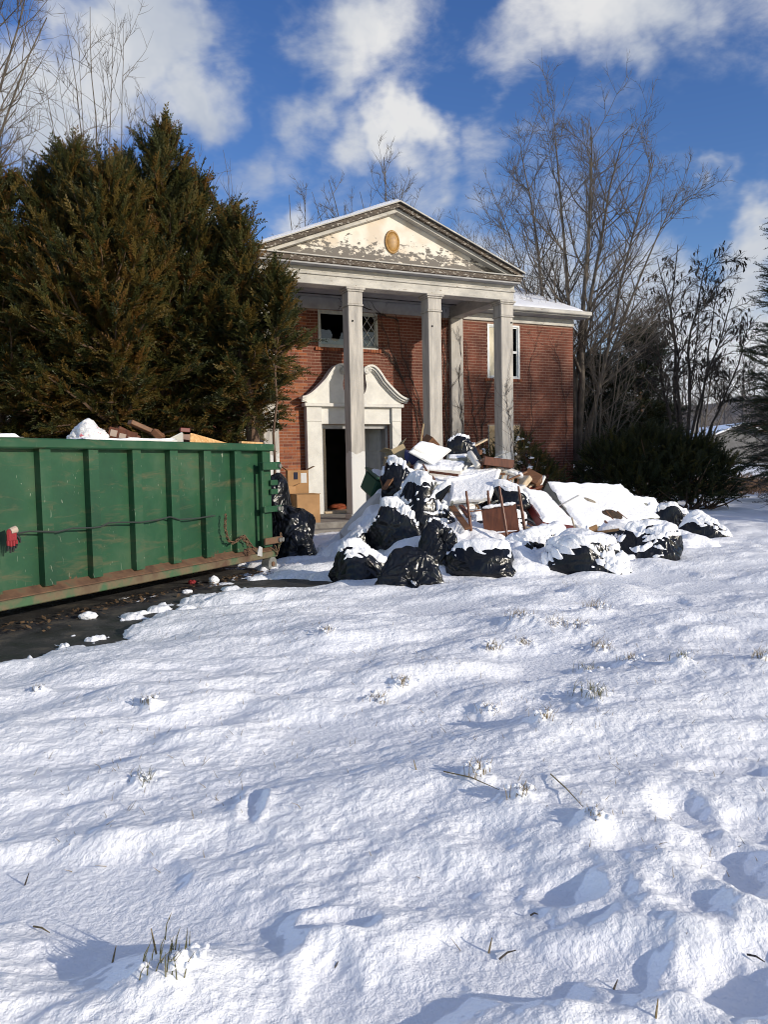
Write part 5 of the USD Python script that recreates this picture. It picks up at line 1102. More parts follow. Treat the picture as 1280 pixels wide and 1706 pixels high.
def slab(name, label, cat, corners, th, mat, snow=0.0, seed=0, inset=0.02, group=None, side_mat=None, cover=1.0, parts=None):
    """A board given by the four corners of its upper face; th is its thickness. Snow lies on it as a crust with a ragged edge."""
    TL_, TR_, BR_, BL_ = quad_frame(*corners); c = (TL_ + TR_ + BR_ + BL_) / 4; nrm = np.cross(TR_ - BL_, TL_ - BR_); nrm /= np.linalg.norm(nrm); nrm = nrm if nrm[2] > 0 else -nrm
    up_ = [p - c for p in (TL_, TR_, BR_, BL_)]; dn = [p - nrm * th for p in up_]; b = min(0.008, th * .3)
    ins = [p * (1 - b / np.linalg.norm(p) * 1.4) for p in up_]
    pts = ins + [p - nrm * b for p in up_] + [p - nrm * (th - b) for p in up_] + [i - nrm * th for i in ins]
    h = trimesh.convex.convex_hull(np.array(pts)); t = thing(name, label, cat, c, group=group)
    obj('board', (np.array(h.vertices), np.array(h.faces)), mat, t)
    if snow:
        n = 44; s, w = np.meshgrid(np.linspace(0, 1, n), np.linspace(0, 1, n), indexing='ij'); s_, w_ = s[..., None], w[..., None]
        g = (up_[0] * (1 - s_) + up_[1] * s_) * (1 - w_) + (up_[3] * (1 - s_) + up_[2] * s_) * w_
        lx, ly = np.linalg.norm(up_[1] - up_[0]), np.linalg.norm(up_[3] - up_[0]); wd = np.stack([s * lx, w * ly, 0 * s], -1)
        ed = np.minimum(np.minimum(s, 1 - s) * lx, np.minimum(w, 1 - w) * ly); e = sstep(ed + .05 * fbm(wd * 5, 3, seed), 0.0, inset + .03)
        hole = sstep(fbm(wd * 3.2, 3, seed + 7) + (cover - 0.45), -.12, .12)
        tt = e * hole * snow * (.7 + .7 * meshkit.noise(wd * 4, seed + 2) + .25 * fbm(wd * 16, 2, seed + 3)) - .006 * (1 - e * hole) 
        g = g + tt[..., None] * (.6 * nrm + .4 * np.array([0, 0, 1.0])); V, F = grid_mesh(g[..., 0], g[..., 1], g[..., 2])
        if trimesh.Trimesh(V, F, process=False).face_normals.mean(0) @ nrm < 0: F = F[:, ::-1]
        obj('snow_crust', (V, F), snow_mat, t, smooth=True)
    return t, c, nrm, up_


def Q(*a): return [at(*p) for p in a]


# big white slab at the right of the heap, with its torn corner
sl, c, nrm, up_ = slab('box_spring', 'big pale box spring tilted under even snow, torn near its lower edge', 'box spring', Q((912, 804, 13.3), (1034, 808, 14.3), (1100, 862, 13.6), (968, 884, 12.2)), .30, grey_cloth, .035, 31, .012, cover=1.6)
ex_ = up_[1] - up_[0]; ex_ /= np.linalg.norm(ex_); ey_ = np.cross(nrm, ex_); PL = np.stack([ex_, ey_, nrm])
def on_slab(px, py):
    v_ = ray(px, py); return EYE + v_ * (((c - EYE) @ nrm) / (v_ @ nrm))
hl = on_slab(1022, 860); torn = trimesh.creation.icosphere(3, 1.0); v = np.array(torn.vertices); v = v * (1 + .3 * fbm(v * 2, 3, 8))[:, None] * [.23, .17, .045] @ PL
obj('torn_hole', (v + hl - c + nrm * .012, torn.faces), noisy('torn_stuffing', [(.3, (.012, .008, .005)), (.7, (.07, .04, .02))], scale=25., rough=.9), sl, smooth=True, label='torn open lower edge showing brown stuffing')
hl2 = on_slab(982, 836); v = np.array(torn.vertices); v = v * (1 + .25 * fbm(v * 2, 3, 9))[:, None] * [.12, .045, .03] @ rotm(az=-.7).T @ PL
obj('bare_patch', (v + hl2 - c + nrm * .02, torn.faces), noisy('tan_ticking', [(.3, (.20, .17, .13)), (.7, (.34, .30, .24))], scale=25., rough=.9), sl, smooth=True)
for i in range(3):
    a = on_slab(1008 + 9 * i, 856) - c + nrm * .05; obj('slat', tube([a, a + ey_ * -.22 * (1 if ey_[1] > 0 else -1) + ex_ * .05 * i - nrm * .03], .018, 6), brown_wood, sl)
slab('mattress', 'second snow-covered mattress half hidden behind the box spring', 'mattress', Q((1052, 826, 14.6), (1090, 830, 15.2), (1112, 862, 14.6), (1066, 866, 14.0)), .28, grey_cloth, .05, 32)
slab('dresser_side', 'dark red dresser side with snow, leaning left of the box spring', 'dresser side', Q((868, 812, 12.6), (908, 822, 13.0), (966, 876, 12.3), (905, 870, 11.7)), .13, maroon_mat, .05, 33, .05)
slab('red_board', 'bare dark red board edge behind the snowy dresser side', 'board', Q((872, 808, 12.9), (880, 806, 13.0), (936, 846, 12.75), (926, 850, 12.6)), .12, maroon_mat, 0)
slab('folding_table', 'large snow-covered table top facing the camera behind the chair', 'table', Q((750, 792, 12.6), (836, 780, 12.8), (818, 830, 11.9), (750, 836, 11.9)), .05, white_board, .03, 34, .01, cover=1.5)
slab('folding_table', 'long snow-covered table leaf sloping left above the glossy bag', 'table', Q((690, 790, 12.6), (836, 778, 13.2), (834, 786, 12.7), (660, 828, 12.0)), .06, white_board, .06, 35, .02, cover=1.3)
slab('white_sheet', 'square white panel tilted like a diamond on top of the heap', 'board', Q((700, 735, 13.2), (755, 748, 13.4), (722, 774, 12.6), (682, 752, 12.6)), .03, white_board, .02, 36, .01, cover=1.5)
slab('grey_cushion', 'grey block cushion dusted with snow below the top bag', 'cushion', Q((745, 757, 13.2), (782, 755, 13.3), (780, 764, 13.0), (744, 766, 13.0)), .22, grey_cloth, .02, 37, cover=.9)
slab('mattress', 'thin rolled mattress edge with ragged snow across the heap below the white panel', 'mattress', Q((690, 772, 13.0), (782, 769, 13.2), (768, 784, 12.5), (690, 782, 12.4)), .13, pale_cloth, .06, 38, .03, cover=1.0)
slab('picture_frame', 'flat grey framed sheet lying beside the rolled mattress edge', 'picture frame', Q((762, 770, 13.0), (798, 765, 13.3), (790, 772, 12.9), (760, 786, 12.5)), .02, steel_mat, .0, 39)
# sagging white mattress leaning down the left side
nx, ny = 40, 34; s, w = np.meshgrid(np.linspace(0, 1, nx), np.linspace(0, 1, ny), indexing='ij'); A0, A1, B1, B0 = Q((655, 806, 12.9), (682, 840, 12.2), (596, 925, 11.6), (566, 884, 12.6))
g = (A0 * (1 - w[..., None]) + A1 * w[..., None]) * (1 - s[..., None]) + (B0 * (1 - w[..., None]) + B1 * w[..., None]) * s[..., None]
g[..., 2] += .10 * np.sin(np.pi * s) + .04 * fbm(np.stack([s * 3, w * 3, 0 * s], -1), 3, 6) - .14 * sstep(w, .55, 1.0) * (1 - .3 * s); g[..., 1] -= .12 * np.sin(np.pi * w)
V, F = grid_mesh(g[..., 0], g[..., 1], g[..., 2]); V2 = V - [0, -.16, .16]; k = len(V)
rim_ = np.concatenate([np.arange(ny), np.arange(1, nx) * ny + ny - 1, (nx - 1) * ny + np.arange(ny - 2, -1, -1), np.arange(nx - 2, 0, -1) * ny]); nxt = np.roll(rim_, -1)
side_f = np.vstack([np.stack([rim_, nxt, nxt + k], 1), np.stack([rim_, nxt + k, rim_ + k], 1)])
mt = thing('mattress', 'stained off-white mattress sagging down the left side of the heap', 'mattress', V.mean(0)); V0 = V.mean(0)
obj('ticking', (np.vstack([V, V2]) - V0, np.vstack([F, F[:, ::-1] + k, side_f])), pale_cloth, mt, smooth=50)
sv_, sf_ = shell(V - V0, F if trimesh.Trimesh(V, F, process=False).face_normals[:, 2].mean() > 0 else F[:, ::-1], .03, 44, (.5, .9), -.12); obj('snow_dusting', (sv_, sf_), snow_mat, mt, smooth=True)
# green tote with snow on its lid
gb = thing('storage_tote', 'dark green plastic tote with a snowy lid, wedged behind the second column', 'tote', at(632, 806, 13.2))
R_ = rotm(.35, .25, .5)
def gm(m): return np.asarray(m[0]) @ R_.T, m[1]
obj('tub', gm(bevel_box(-.20, .20, -.26, .26, -.22, .12, .03)), bin_mat, gb); ld = obj('lid', gm(bevel_box(-.23, .23, -.29, .29, .122, .17, .02)), bin_mat, gb)
sn = trimesh.creation.icosphere(3, 1.0); v = np.array(sn.vertices); obj('snow', gm((v * (1 + .15 * fbm(v * 3, 2, 4))[:, None] * [.19, .24, .035] + [0, 0, .172], sn.faces)), snow_mat, ld, smooth=True)


def carton(label, pos, size, rz, mat, flaps=True, tilt=(0, 0), extras=None, name='cardboard_box', snow=0):
    t = thing(name, label, 'box', pos); R3 = rotm(tilt[0], tilt[1], rz); w, d, h = size; q = .006
    def m(x): return np.asarray(x[0]) @ R3.T, x[1]
    b = MB(); b.box(-w / 2, w / 2, -d / 2, -d / 2 + q, 0, h).box(-w / 2, w / 2, d / 2 - q, d / 2, 0, h).box(-w / 2, -w / 2 + q, -d / 2 + q, d / 2 - q, 0, h).box(w / 2 - q, w / 2, -d / 2 + q, d / 2 - q, 0, h).box(-w / 2 + q, w / 2 - q, -d / 2 + q, d / 2 - q, 0, q)
    obj('carton', m(b.out()), mat, t)
    if flaps:
        for sx, ang in ((-1, 1.9), (1, 2.3)):
            fl = boxm(0, d * .5 * .9, -d / 2 + .01, d / 2 - .01, 0, .005); v = np.asarray(fl[0]) * [1 if sx > 0 else -1, 1, 1]; v = v @ rotm(ay=(-1 if sx > 0 else 1) * (math.pi - ang) * .55).T + [sx * w / 2, 0, h + .004]
            obj('flap', m((v, fl[1] if sx > 0 else fl[1])), mat, t)
    for nm, mm, mt_ in (extras or []): obj(nm, m(mm), mt_, t)
    return t


# cartons on the porch beside the dumpster bags
pb = at(499, 868, 16.1); pb[2] = FLOOR + .004
HR = math.radians(HT)
p1 = hw(-2.35, -.28, FLOOR + .003); p2 = hw(-2.33, .30, FLOOR + .003)
carton('tall brown moving carton standing at the porch edge by the dumpster bags', p1, (.52, .46, .62), HR, card_mat, False, extras=[('top_flap', bevel_box(-.28, .28, -.25, .25, .621, .632, .004), card_mat)])
carton('taller brown carton with a white label and dark tape behind the moving carton', p2, (.46, .40, 1.14), HR - .18, card_mat, True, extras=[('shipping_label', boxm(.06, .19, -.2035, -.2005, .86, 1.08), white_board), ('dark_tape', boxm(-.10, -.01, -.2035, -.2005, .94, 1.10), simple('navy_tape', (.008, .01, .03), .4))])
carton('leaning open carton wedged left of the taller carton', hw(-2.72, .1, FLOOR + .003), (.34, .34, .80), HR + .3, card_mat, True, tilt=(0, .06))
# cartons on the heap
carton('small tan carton tipped on the heap below the third column', at(668, 768, 13.2), (.26, .26, .24), .5, card_tan, True, tilt=(-.25, -.4))
carton('flattened tan carton bulging under the tipped one', at(660, 782, 12.9), (.4, .3, .16), .2, card_tan, False, tilt=(.3, .1))
carton('brown corrugated carton corner behind the white panel', at(714, 742, 13.9), (.24, .2, .14), .8, brown_wood, False, tilt=(.4, .6))
carton('open brown wooden crate tipped at the right of the boards', at(882, 806, 13.0), (.27, .24, .20), -.5, brown_wood, False, tilt=(-.6, .5), name='wooden_crate')
bl = thing('plastic_crate', 'dark blue plastic crate under the white panel', 'crate', at(694, 764, 13.1)); obj('shell', np.asarray(bevel_box(-.2, .2, -.15, .15, -.1, .1, .02)[0]) @ rotm(.2, .2, .3).T if False else (np.asarray(bevel_box(-.2, .2, -.15, .15, -.1, .1, .02)[0]) @ rotm(.2, .2, .3).T, bevel_box(-.2, .2, -.15, .15, -.1, .1, .02)[1]), blue_plastic, bl)
# drawer
dwt = thing('drawer', 'red-brown wooden drawer with snow in it resting on two legs of furniture', 'drawer', at(826, 773, 12.9)); R4 = rotm(-.12, .14, .12)
def d4(m): return np.asarray(m[0]) @ R4.T, m[1]
obj('front', d4(bevel_box(-.25, .25, -.22, -.20, -.07, .07, .006)), mahog_mat, dwt); obj('back', d4(boxm(-.24, .24, .19, .20, -.06, .055)), mahog_mat, dwt)
obj('side', d4(boxm(-.25, -.24, -.199, .199, -.06, .055)), mahog_mat, dwt); obj('side', d4(boxm(.24, .25, -.199, .199, -.06, .055)), mahog_mat, dwt); obj('bottom', d4(boxm(-.239, .239, -.199, .189, -.05, -.04)), brown_wood, dwt)
v = np.array(sn.vertices); obj('snow', d4((v * (1 + .2 * fbm(v * 3, 2, 4))[:, None] * [.24, .19, .07] + [0, 0, .03], sn.faces)), snow_mat, dwt, smooth=True)
for px in (803, 812):
    o = thing('turned_post', f'short dark table leg standing upright below the drawer, {"left" if px == 803 else "right"} of the pair', 'post', at(px, 781, 12.8), group='posts below the drawer'); obj('leg', tube([(0, 0, -.09), (0, 0, 0), (0, .0, .06)], [.022, .03, .026], 8), mahog_mat, o)
# upturned chair
YC = 11.15
ch = thing('chair', 'mahogany chair tipped over on the heap, legs in the air', 'chair', at(825, 905, YC)); c0 = at(825, 905, YC)
def cp(px, py, dy=0.0): return at(px, py, YC + dy) - c0
def post(nm, a, b, r=.024):
    a, b = np.asarray(a), np.asarray(b); s = np.linspace(0, 1, 15)[:, None]; pr = r * np.array([1.1, 1.1, 1.1, .8, 1.0, 1.05, 1.0, .95, .9, .85, .8, 1.0, .7, .8, .6]); obj(nm, tube(a + (b - a) * s, pr, 9), mahog_mat, ch, smooth=50)
post('leg', cp(788, 907, -.05), cp(777, 818, .02)); post('leg', cp(847, 905, -.28), cp(832, 810, -.16)); post('leg', cp(875, 884, .12), cp(864, 810, .18)); post('leg', cp(816, 846, .32), cp(813, 817, .36))


def hexa(nm, quad, th, mat=mahog_mat):
    q = [np.asarray(p) for p in quad]; n = np.cross(q[1] - q[0], q[3] - q[0]); n /= np.linalg.norm(n); n = n if n[1] > 0 else -n
    h = trimesh.convex.convex_hull(np.array(q + [p + n * th for p in q])); return obj(nm, (np.array(h.vertices), np.array(h.faces)), mat, ch)


hexa('apron', [cp(790, 893, -.04), cp(867, 884, .0), cp(868, 899, .0), cp(790, 909, -.04)], .03); hexa('seat_panel', [cp(802, 848, .12), cp(860, 838, .10), cp(866, 884, .04), cp(808, 889, .10)], .03)
post('stretcher', cp(784, 852, -.01), cp(806, 850, .12), .012); post('stretcher', cp(862, 842, .14), cp(871, 842, .16), .012)
for nm, q in (('snow', (804, 846, 860, 838)), ('snow', (792, 893, 866, 884))):
    a, b = cp(q[0], q[1], .06), cp(q[2], q[3], .06); s = np.linspace(0, 1, 18)[:, None]; obj(nm, tube(a + (b - a) * s + rngw.normal(0, .004, (18, 3)), np.concatenate([[.008], rngw.uniform(.018, .03, 16), [.008]]), 8), snow_mat, ch, smooth=True)
# broken railing with slats
rl = thing('crib_side', 'broken pale wooden railing with slats lying across the right of the heap', 'railing', at(845, 800, 12.9)); r0_ = at(845, 800, 12.9)
def rp(px, py, Y=12.9): return at(px, py, Y) - r0_
obj('rail', tube([rp(826, 782), rp(872, 797, 12.8)], .035, 8), pale_cloth, rl); obj('rail', tube([rp(820, 812, 12.4), rp(872, 812, 12.4)], .022, 6), pine_mat, rl)
for k in range(5): obj('slat', tube([rp(832 + 8 * k, 785 + 2.6 * k), rp(822 + 10 * k, 811, 12.42)], .014, 5), pine_mat if k % 2 else brown_wood, rl)
s = np.linspace(0, 1, 16)[:, None]; a, b = rp(826, 780), rp(872, 795, 12.8); obj('snow', tube(a + (b - a) * s + [0, 0, .02] + rngw.normal(0, .005, (16, 3)), np.concatenate([[.01], rngw.uniform(.025, .045, 14), [.01]]), 8), snow_mat, rl, smooth=True)
pp_ = thing('cloth_roll', 'white rolled cloth lying between the cushion and the drawer', 'cloth roll', at(790, 765, 12.9)); q0 = at(790, 765, 12.9)
obj('roll', tube([at(783, 755, 13) - q0, at(788, 763, 12.9) - q0, at(797, 777, 12.7) - q0], [.055, .06, .05], 12), pale_cloth, pp_, smooth=True); obj('core', tube([at(783, 754.6, 13.0) - q0, at(783.2, 755, 12.98) - q0], .02, 8), card_tan, pp_)
ST = 'loose sticks and boards poking out of the heap'


def stick(name, label, a, b, r, mat, w=None, cat='board'):
    a, b = at(*a), at(*b); o = thing(name, label, cat, (a + b) / 2, group=ST); d = b - a; L = np.linalg.norm(d); x = d / L; y = np.cross([0, 0, 1.0], x); y /= np.linalg.norm(y); z = np.cross(x, y)
    v, f = bevel_box(-L / 2, L / 2, -(w or r), w or r, -r, r, min(r, w or r) * .25); obj('board', (v @ np.stack([x, y, z]), f), mat, o); return o


stick('board', 'pale board end sticking out right of the top bag', (772, 752, 13.6), (810, 732, 13.9), .016, pine_mat, .05)
stick('board', 'short broken block of wood behind the drawer', (790, 752, 14.0), (802, 754, 13.9), .045, brown_wood, .04)
stick('wooden_lath', 'thin orange lath standing upright before the third column', (699, 752, 13.6), (706, 706, 13.8), .008, plywood_mat, .012, 'lath')
stick('metal_rod', 'thin grey rod slanting across the foot of the rightmost column', (798, 772, 12.8), (848, 753, 13.2), .006, steel_mat, None, 'rod')
stick('board', 'dark stick lying on the snow of the rolled mattress edge', (705, 774, 12.55), (711, 784, 12.3), .014, mahog_mat, .014)
stick('board', 'long dark board tilted down the left flank of the heap', (640, 815, 12.0), (672, 768, 12.4), .012, brown_wood, .05)
stick('board', 'pale rounded board under the glossy bag blanket', (684, 812, 12.1), (712, 790, 12.4), .03, grey_cloth, .06)
stick('board', 'pale wood block end at the right end of the railing', (866, 812, 12.7), (880, 795, 12.8), .05, pine_mat, .09)
stick('board', 'white slat standing behind the wooden crate', (897, 812, 13.2), (906, 794, 13.4), .025, white_board, .04)
stick('board', 'snowy pale plank lying on the right of the railing', (838, 822, 12.3), (872, 810, 12.4), .03, white_board, .10)
stick('board', 'dark red stick in the torn edge of the box spring', (1008, 868, 12.2), (1022, 884, 11.9), .016, mahog_mat, .016)
for lab, aa, bb, r_, mm, ww in (('snow-dusted white board lying over the bag behind the chair', (770, 842, 12.0), (812, 830, 12.4), .02, white_board, .12), ('narrow brown board under the drawer', (792, 786, 12.8), (842, 790, 12.7), .018, brown_wood, .05), ('dark plank edge below the folded white sheets', (716, 786, 12.35), (764, 792, 12.2), .02, mahog_mat, .03),
        ('white shelf board slanting behind the railing', (838, 778, 13.2), (884, 794, 13.2), .02, white_board, .1), ('brown lath crossing the railing', (834, 806, 12.5), (878, 786, 12.9), .014, brown_wood, .02), ('pale lath beside the crate', (880, 812, 12.9), (900, 800, 13.0), .016, pine_mat, .03), ('dark broken plank in the snow under the table', (768, 842, 11.8), (782, 862, 11.6), .02, mahog_mat, .04),
        ('grey board stub left of the tipped carton', (640, 772, 13.0), (662, 764, 13.2), .02, steel_mat, .06), ('dark stick in the snow before the dresser side', (880, 872, 11.9), (900, 882, 11.7), .014, mahog_mat, .014), ('brown board corner below the tipped carton', (652, 800, 12.6), (672, 790, 12.7), .03, brown_wood, .06)):
    stick('board', lab, aa, bb, r_, mm, ww)
rs = np.random.default_rng(55); hzi = hz
def heap_z(x, y):
    i = int(np.clip((x + 1.1) / 7.3 * 239, 0, 239)); j = int(np.clip((y - 9.4) / 6.0 * 199, 0, 199)); return hzi[i, j]
scm = [(white_board, 'white'), (pine_mat, 'pale wooden'), (brown_wood, 'brown'), (mahog_mat, 'dark red-brown'), (card_mat, 'cardboard-brown'), (grey_cloth, 'grey')]
marks = [(at(x, y, Y)[:2], nm) for x, y, Y, nm in ((825, 860, 11.2, 'upturned chair'), (768, 745, 13.4, 'top bag'), (790, 806, 12.4, 'large table top'), (718, 752, 13, 'diamond panel'), (826, 773, 12.9, 'drawer'), (845, 800, 12.9, 'railing'), (915, 845, 12.3, 'dresser side'), (990, 840, 13, 'box spring'), (702, 842, 11.8, 'glossy bag'), (665, 806, 12.4, 'draped bag'), (655, 880, 11, 'big square bag'), (880, 808, 13, 'wooden crate'), (905, 905, 11, 'yellow lid'))]
taken = set()
for k in range(60):
    u_, w_ = rs.uniform(.3, 3.4), rs.uniform(11.2, 13.8); zz = heap_z(u_, w_)
    if zz < .25: continue
    L_, B_, T_ = rs.uniform(.3, .95), rs.uniform(.02, .17), rs.uniform(.008, .022); Rm = rotm(rs.normal(0, .5), rs.normal(0, .45), rs.uniform(0, 3.14)); v_, f_ = bevel_box(-L_ / 2, L_ / 2, -B_ / 2, B_ / 2, -T_, T_, T_ * .3)
    m_, cn = scm[rs.integers(6)]; wh = min(marks, key=lambda q: np.hypot(*(q[0] - [u_, w_])))[1]; lab = next((s for s in (f'{cn} board scrap in the snow by the {wh}', f'{"long" if L_ > .45 else "short"} second {cn} board scrap by the {wh}') if s not in taken), None)
    if not lab: continue
    taken.add(lab); o = thing('board_scrap', lab, 'board scrap', (u_, w_, zz + rs.uniform(.07, .26)), group='broken board scraps on the heap'); obj('board', (v_ @ Rm.T, f_), m_, o)
# yellow lid and strap
yl = thing('tin_can', 'black can with a yellow lid lying in the snow below the dresser side', 'can', at(902, 909, 10.9)); cyl = trimesh.creation.cylinder(.085, .2, sections=28); R5 = rotm(math.radians(84), 0, .25)
obj('can', (np.array(cyl.vertices) @ R5.T + [0.02, .11, 0], cyl.faces), bag_mat, yl, smooth=40)
cyl2 = trimesh.creation.cylinder(.088, .02, sections=28); ll_ = obj('lid', (np.array(cyl2.vertices) @ R5.T + [-.005, -.004, -.01], cyl2.faces), yellow_mat, yl, smooth=40)
to = trimesh.creation.torus(.088, .010, 28, 8); obj('rim', (np.array(to.vertices) @ R5.T + [-.005, -.01, -.01], to.faces), yellow_mat, ll_, smooth=True)
sp_ = thing('black_strap', 'black strap looping over the snow above the yellow lid', 'strap', at(930, 893, 11.4)); q0 = at(930, 893, 11.4)
obj('strap', tube([at(x, y, Y) - q0 for x, y, Y in ((918, 882, 11.6), (924, 889, 11.5), (934, 887, 11.45), (941, 892, 11.4), (947, 893, 11.4), (952, 900, 11.3))], .022, 6), bag_mat, sp_, smooth=True)

# ------------------------------------------------------------------ dumpster load
def dl(x, y, z): return Dorg + U * x + N2 * y + np.array([0, 0, z])
wb = thing('white_plastic_bag', 'white plastic bag with red print on top of the dumpster load', 'plastic bag', at(146, 730, 8.95)); sp = trimesh.creation.icosphere(4, 1.0); u = np.array(sp.vertices)
r = 1 + .22 * fbm(u * 2.2, 3, 3) + .10 * np.clip(1 - 2.5 * np.abs(fbm(u * 4, 2, 7)), 0, 1); v = u * r[:, None] * [.21, .16, .13]; v[:, 2] += .10 * np.exp(-((u[:, 0] - .05) / .35) ** 2) * (u[:, 2] > 0) * u[:, 2]
obj('bag', (v, sp.faces), bagwhite_mat, wb, smooth=True)
slab('foam_sheet', 'long white foam sheet lying level with the dumpster rim', 'foam sheet', [dl(-3.15, .25, 1.835), dl(-3.05, .65, 1.84), dl(-1.7, .5, 1.85), dl(-1.75, .2, 1.85)], .04, white_board, .02, 61, .02)
slab('foam_sheet', 'white foam scrap at the far left of the dumpster rim', 'foam sheet', [dl(-5.4, .2, 1.86), dl(-5.3, .6, 1.835), dl(-4.75, .55, 1.83), dl(-4.8, .2, 1.825)], .04, white_board, .02, 62, .02)
slab('foam_sheet', 'small snowy scrap left of the white plastic bag on the dumpster', 'foam sheet', [dl(-4.35, .25, 1.835), dl(-4.3, .6, 1.84), dl(-3.9, .5, 1.86), dl(-3.95, .2, 1.84)], .03, steel_mat, .03, 63, .02)
slab('chipboard_sheet', 'orange chipboard offcut tapering to the right on the dumpster load', 'board', [at(318, 721, 10.2), at(320, 723, 10.5), at(378, 738, 10.9), at(317, 737, 10.1)], .03, osb_mat, 0)
slab('grey_sheet', 'grey triangular board corner among the dumpster load', 'board', [at(302, 720, 10.1), at(303, 721, 10.4), at(304, 737, 10.2), at(276, 733, 10.0)], .02, white_board, 0)
DBO = 'brown furniture boards on the dumpster load'
for lab, a, b, r, w, m in (('thick brown plank slanting down on the dumpster load', (216, 703, 9.9), (270, 727, 10.2), .03, .06, brown_wood), ('dark reddish board under the brown plank', (196, 714, 9.8), (232, 732, 9.9), .035, .10, mahog_mat), ('brown block end at the foot of the brown plank', (256, 718, 10.1), (270, 731, 10.1), .045, .08, brown_wood),
                           ('dark drawer front standing behind the chipboard offcut', (300, 730, 10.6), (318, 730, 10.7), .055, .02, mahog_mat), ('maroon board standing at the back of the dumpster load', (300, 716, 11.2), (316, 717, 11.3), .03, .02, maroon_mat), ('thin brown lath lying along the rim near the dumpster end', (400, 737, 11.2), (436, 739, 11.4), .015, .05, osb_mat)):
    o = stick('furniture_board', lab, a, b, r, m, w); o.SetCustomDataByKey('group', DBO)
ca = thing('cream_frame', 'small dark frame with cream tiles at the left end of the boards on the dumpster', 'frame', at(205, 724, 9.6))
bf = MB(); bf.box(-.17, .17, -.012, .012, -.07, .06); R6 = rotm(0, .25, .2); v_, f_ = bf.out(); obj('frame', (v_ @ R6.T, f_), mahog_mat, ca)
for k in range(3):
    v_, f_ = boxm(-.15 + .11 * k, -.07 + .11 * k, -.018, -.0125, -.05, .03 - .02 * k); obj('frame_tile', (v_ @ R6.T, f_), cream_cuff, ca)
# load bed filling the dumpster below the rim
lx, ly = np.meshgrid(np.linspace(-LEN + .1, -.12, 90), np.linspace(.12, DWID - .12, 34), indexing='ij'); lz = 1.58 + .10 * fbm(np.stack([lx * 2, ly * 2, 0 * lx], -1), 3, 66) + .12 * sstep(ly, .6, 1.3)
W3 = Dorg + lx[..., None] * U + ly[..., None] * N2 + lz[..., None] * np.array([0, 0, 1.0]); V, F = grid_mesh(W3[..., 0], W3[..., 1], W3[..., 2])
obj('dumpster_load', (V, F if trimesh.Trimesh(V, F, process=False).face_normals[:, 2].mean() > 0 else F[:, ::-1]), noisy('mixed_rubbish', [(.35, (.03, .025, .02)), (.5, (.18, .12, .07)), (.62, (.35, .3, .25)), (.7, (.05, .05, .06))], scale=5., rough=.8, detail=3.), smooth=20, kind='stuff', cat='rubbish', label='mixed rubbish filling the dumpster to just under its rim')

# ------------------------------------------------------------------ small things on the ground
def tuft(label, p, r, kindn, seed):
    r = r * .85; rng = np.random.default_rng(seed); n = int(16 + 170 * r); t = thing('grass_tuft', label, 'grass tuft', (p[0], p[1], 0), group='grass tufts poking through the snow'); g = ground_z(p[0], p[1]); b = MB()
    xy = rng.normal(0, r * .42, (n, 2)); h = rng.uniform(.15, 1.0, n) ** 1.3 * r * .55 + .008; ln = rng.normal(0, .45, (n, 2)) * h[:, None] + [0.15 * r, 0]
    p0 = np.column_stack([xy, np.full(n, g - .03)]); p2 = p0 + np.column_stack([ln, h + .03]); p1 = (p0 + p2) / 2 + np.column_stack([-ln * .18, h * .12])
    obj('blades', tubes(np.stack([p0, p1, p2], 1), np.tile([[.0022, .0018, .0005]], (n, 1)), 3), (green_blade if kindn == 0 else straw_mat), t, kind='stuff')
    m = 9; c = MB()
    for i in range(m):
        s = trimesh.creation.icosphere(2, 1.0); v = np.array(s.vertices); q = np.append(rng.normal(0, r * .6, 2), g + .008); q[0] += .3 * r
        c.add(v * (1 + .4 * fbm(v * 1.7 + i, 2, i))[:, None] * rng.uniform(.005, .015) * np.array([1, 1, .8]) + q, s.faces)
    obj('snow_crumbs', c.out(), snow_mat, t, smooth=True, kind='stuff')
    return t


KL = ['greyish green tuft', 'straw-coloured tuft', 'pale snow-crusted tuft']
WHERE = ['left of the lawn centre, below the dark pleated bag', 'round one alone on the left lawn', 'dark-tipped one at the head of the snow-crumb row right of centre', 'largest spread one right of centre', 'small one in the middle of the lawn', 'small one just below the largest spread tuft', 'one at the foot of two long straws', 'long crusty row right of the dark-tipped tuft', 'dense one upslope of the largest spread tuft', 'thin one beside the dense tuft at right', 'crusty one near the right, among footprints', 'brown one at the right edge of the photo', 'clump at the bottom edge, biggest of the near ones', 'wisp right beside the left-of-centre tuft', 'thin wisp below the flat snowy bag', 'first of the row in front of the heavy-snow bag', 'second of the row in front of the heavy-snow bag', 'third of the row in front of the heavy-snow bag', 'one below the long low bag', 'one below the row at the heavy-snow bag', 'one right of the row at the heavy-snow bag', 'tiny one at the left edge, under the driveway', 'tiny one between the round tuft and the driveway', 'one nearest the drooping bag at the right']
for i, ((x, y, r, k), wl) in enumerate(zip(TUFTS, WHERE)): tuft(f'{KL[k]}: {wl}', TP[(x, y)], r, k, 500 + i)
rg = np.random.default_rng(9); n = 2600; ys = rg.uniform(2.0, 14, n) ** 1.0; xs = rg.uniform(-.75, .8, n) * ys * .75 + .3; keep = (xs > drive_edge(ys) + .25) & ((meshkit.noise(np.stack([xs, ys, 0 * xs], 1) * .9, 3) > .52) | (rg.random(n) < .10)); xs, ys = xs[keep], ys[keep]; n = len(xs)
zs = snow_height(xs, ys); p0 = np.stack([xs, ys, zs - .01], 1); hh = rg.uniform(.012, .045, n); p2 = p0 + np.column_stack([rg.normal(0, .6, (n, 2)) * hh[:, None], hh]); b = MB(); b.add(*tubes(np.stack([p0, (p0 + p2) / 2 + rg.normal(0, .003, (n, 3)), p2], 1), np.tile([[.0017, .0014, .0006]], (n, 1)), 3))
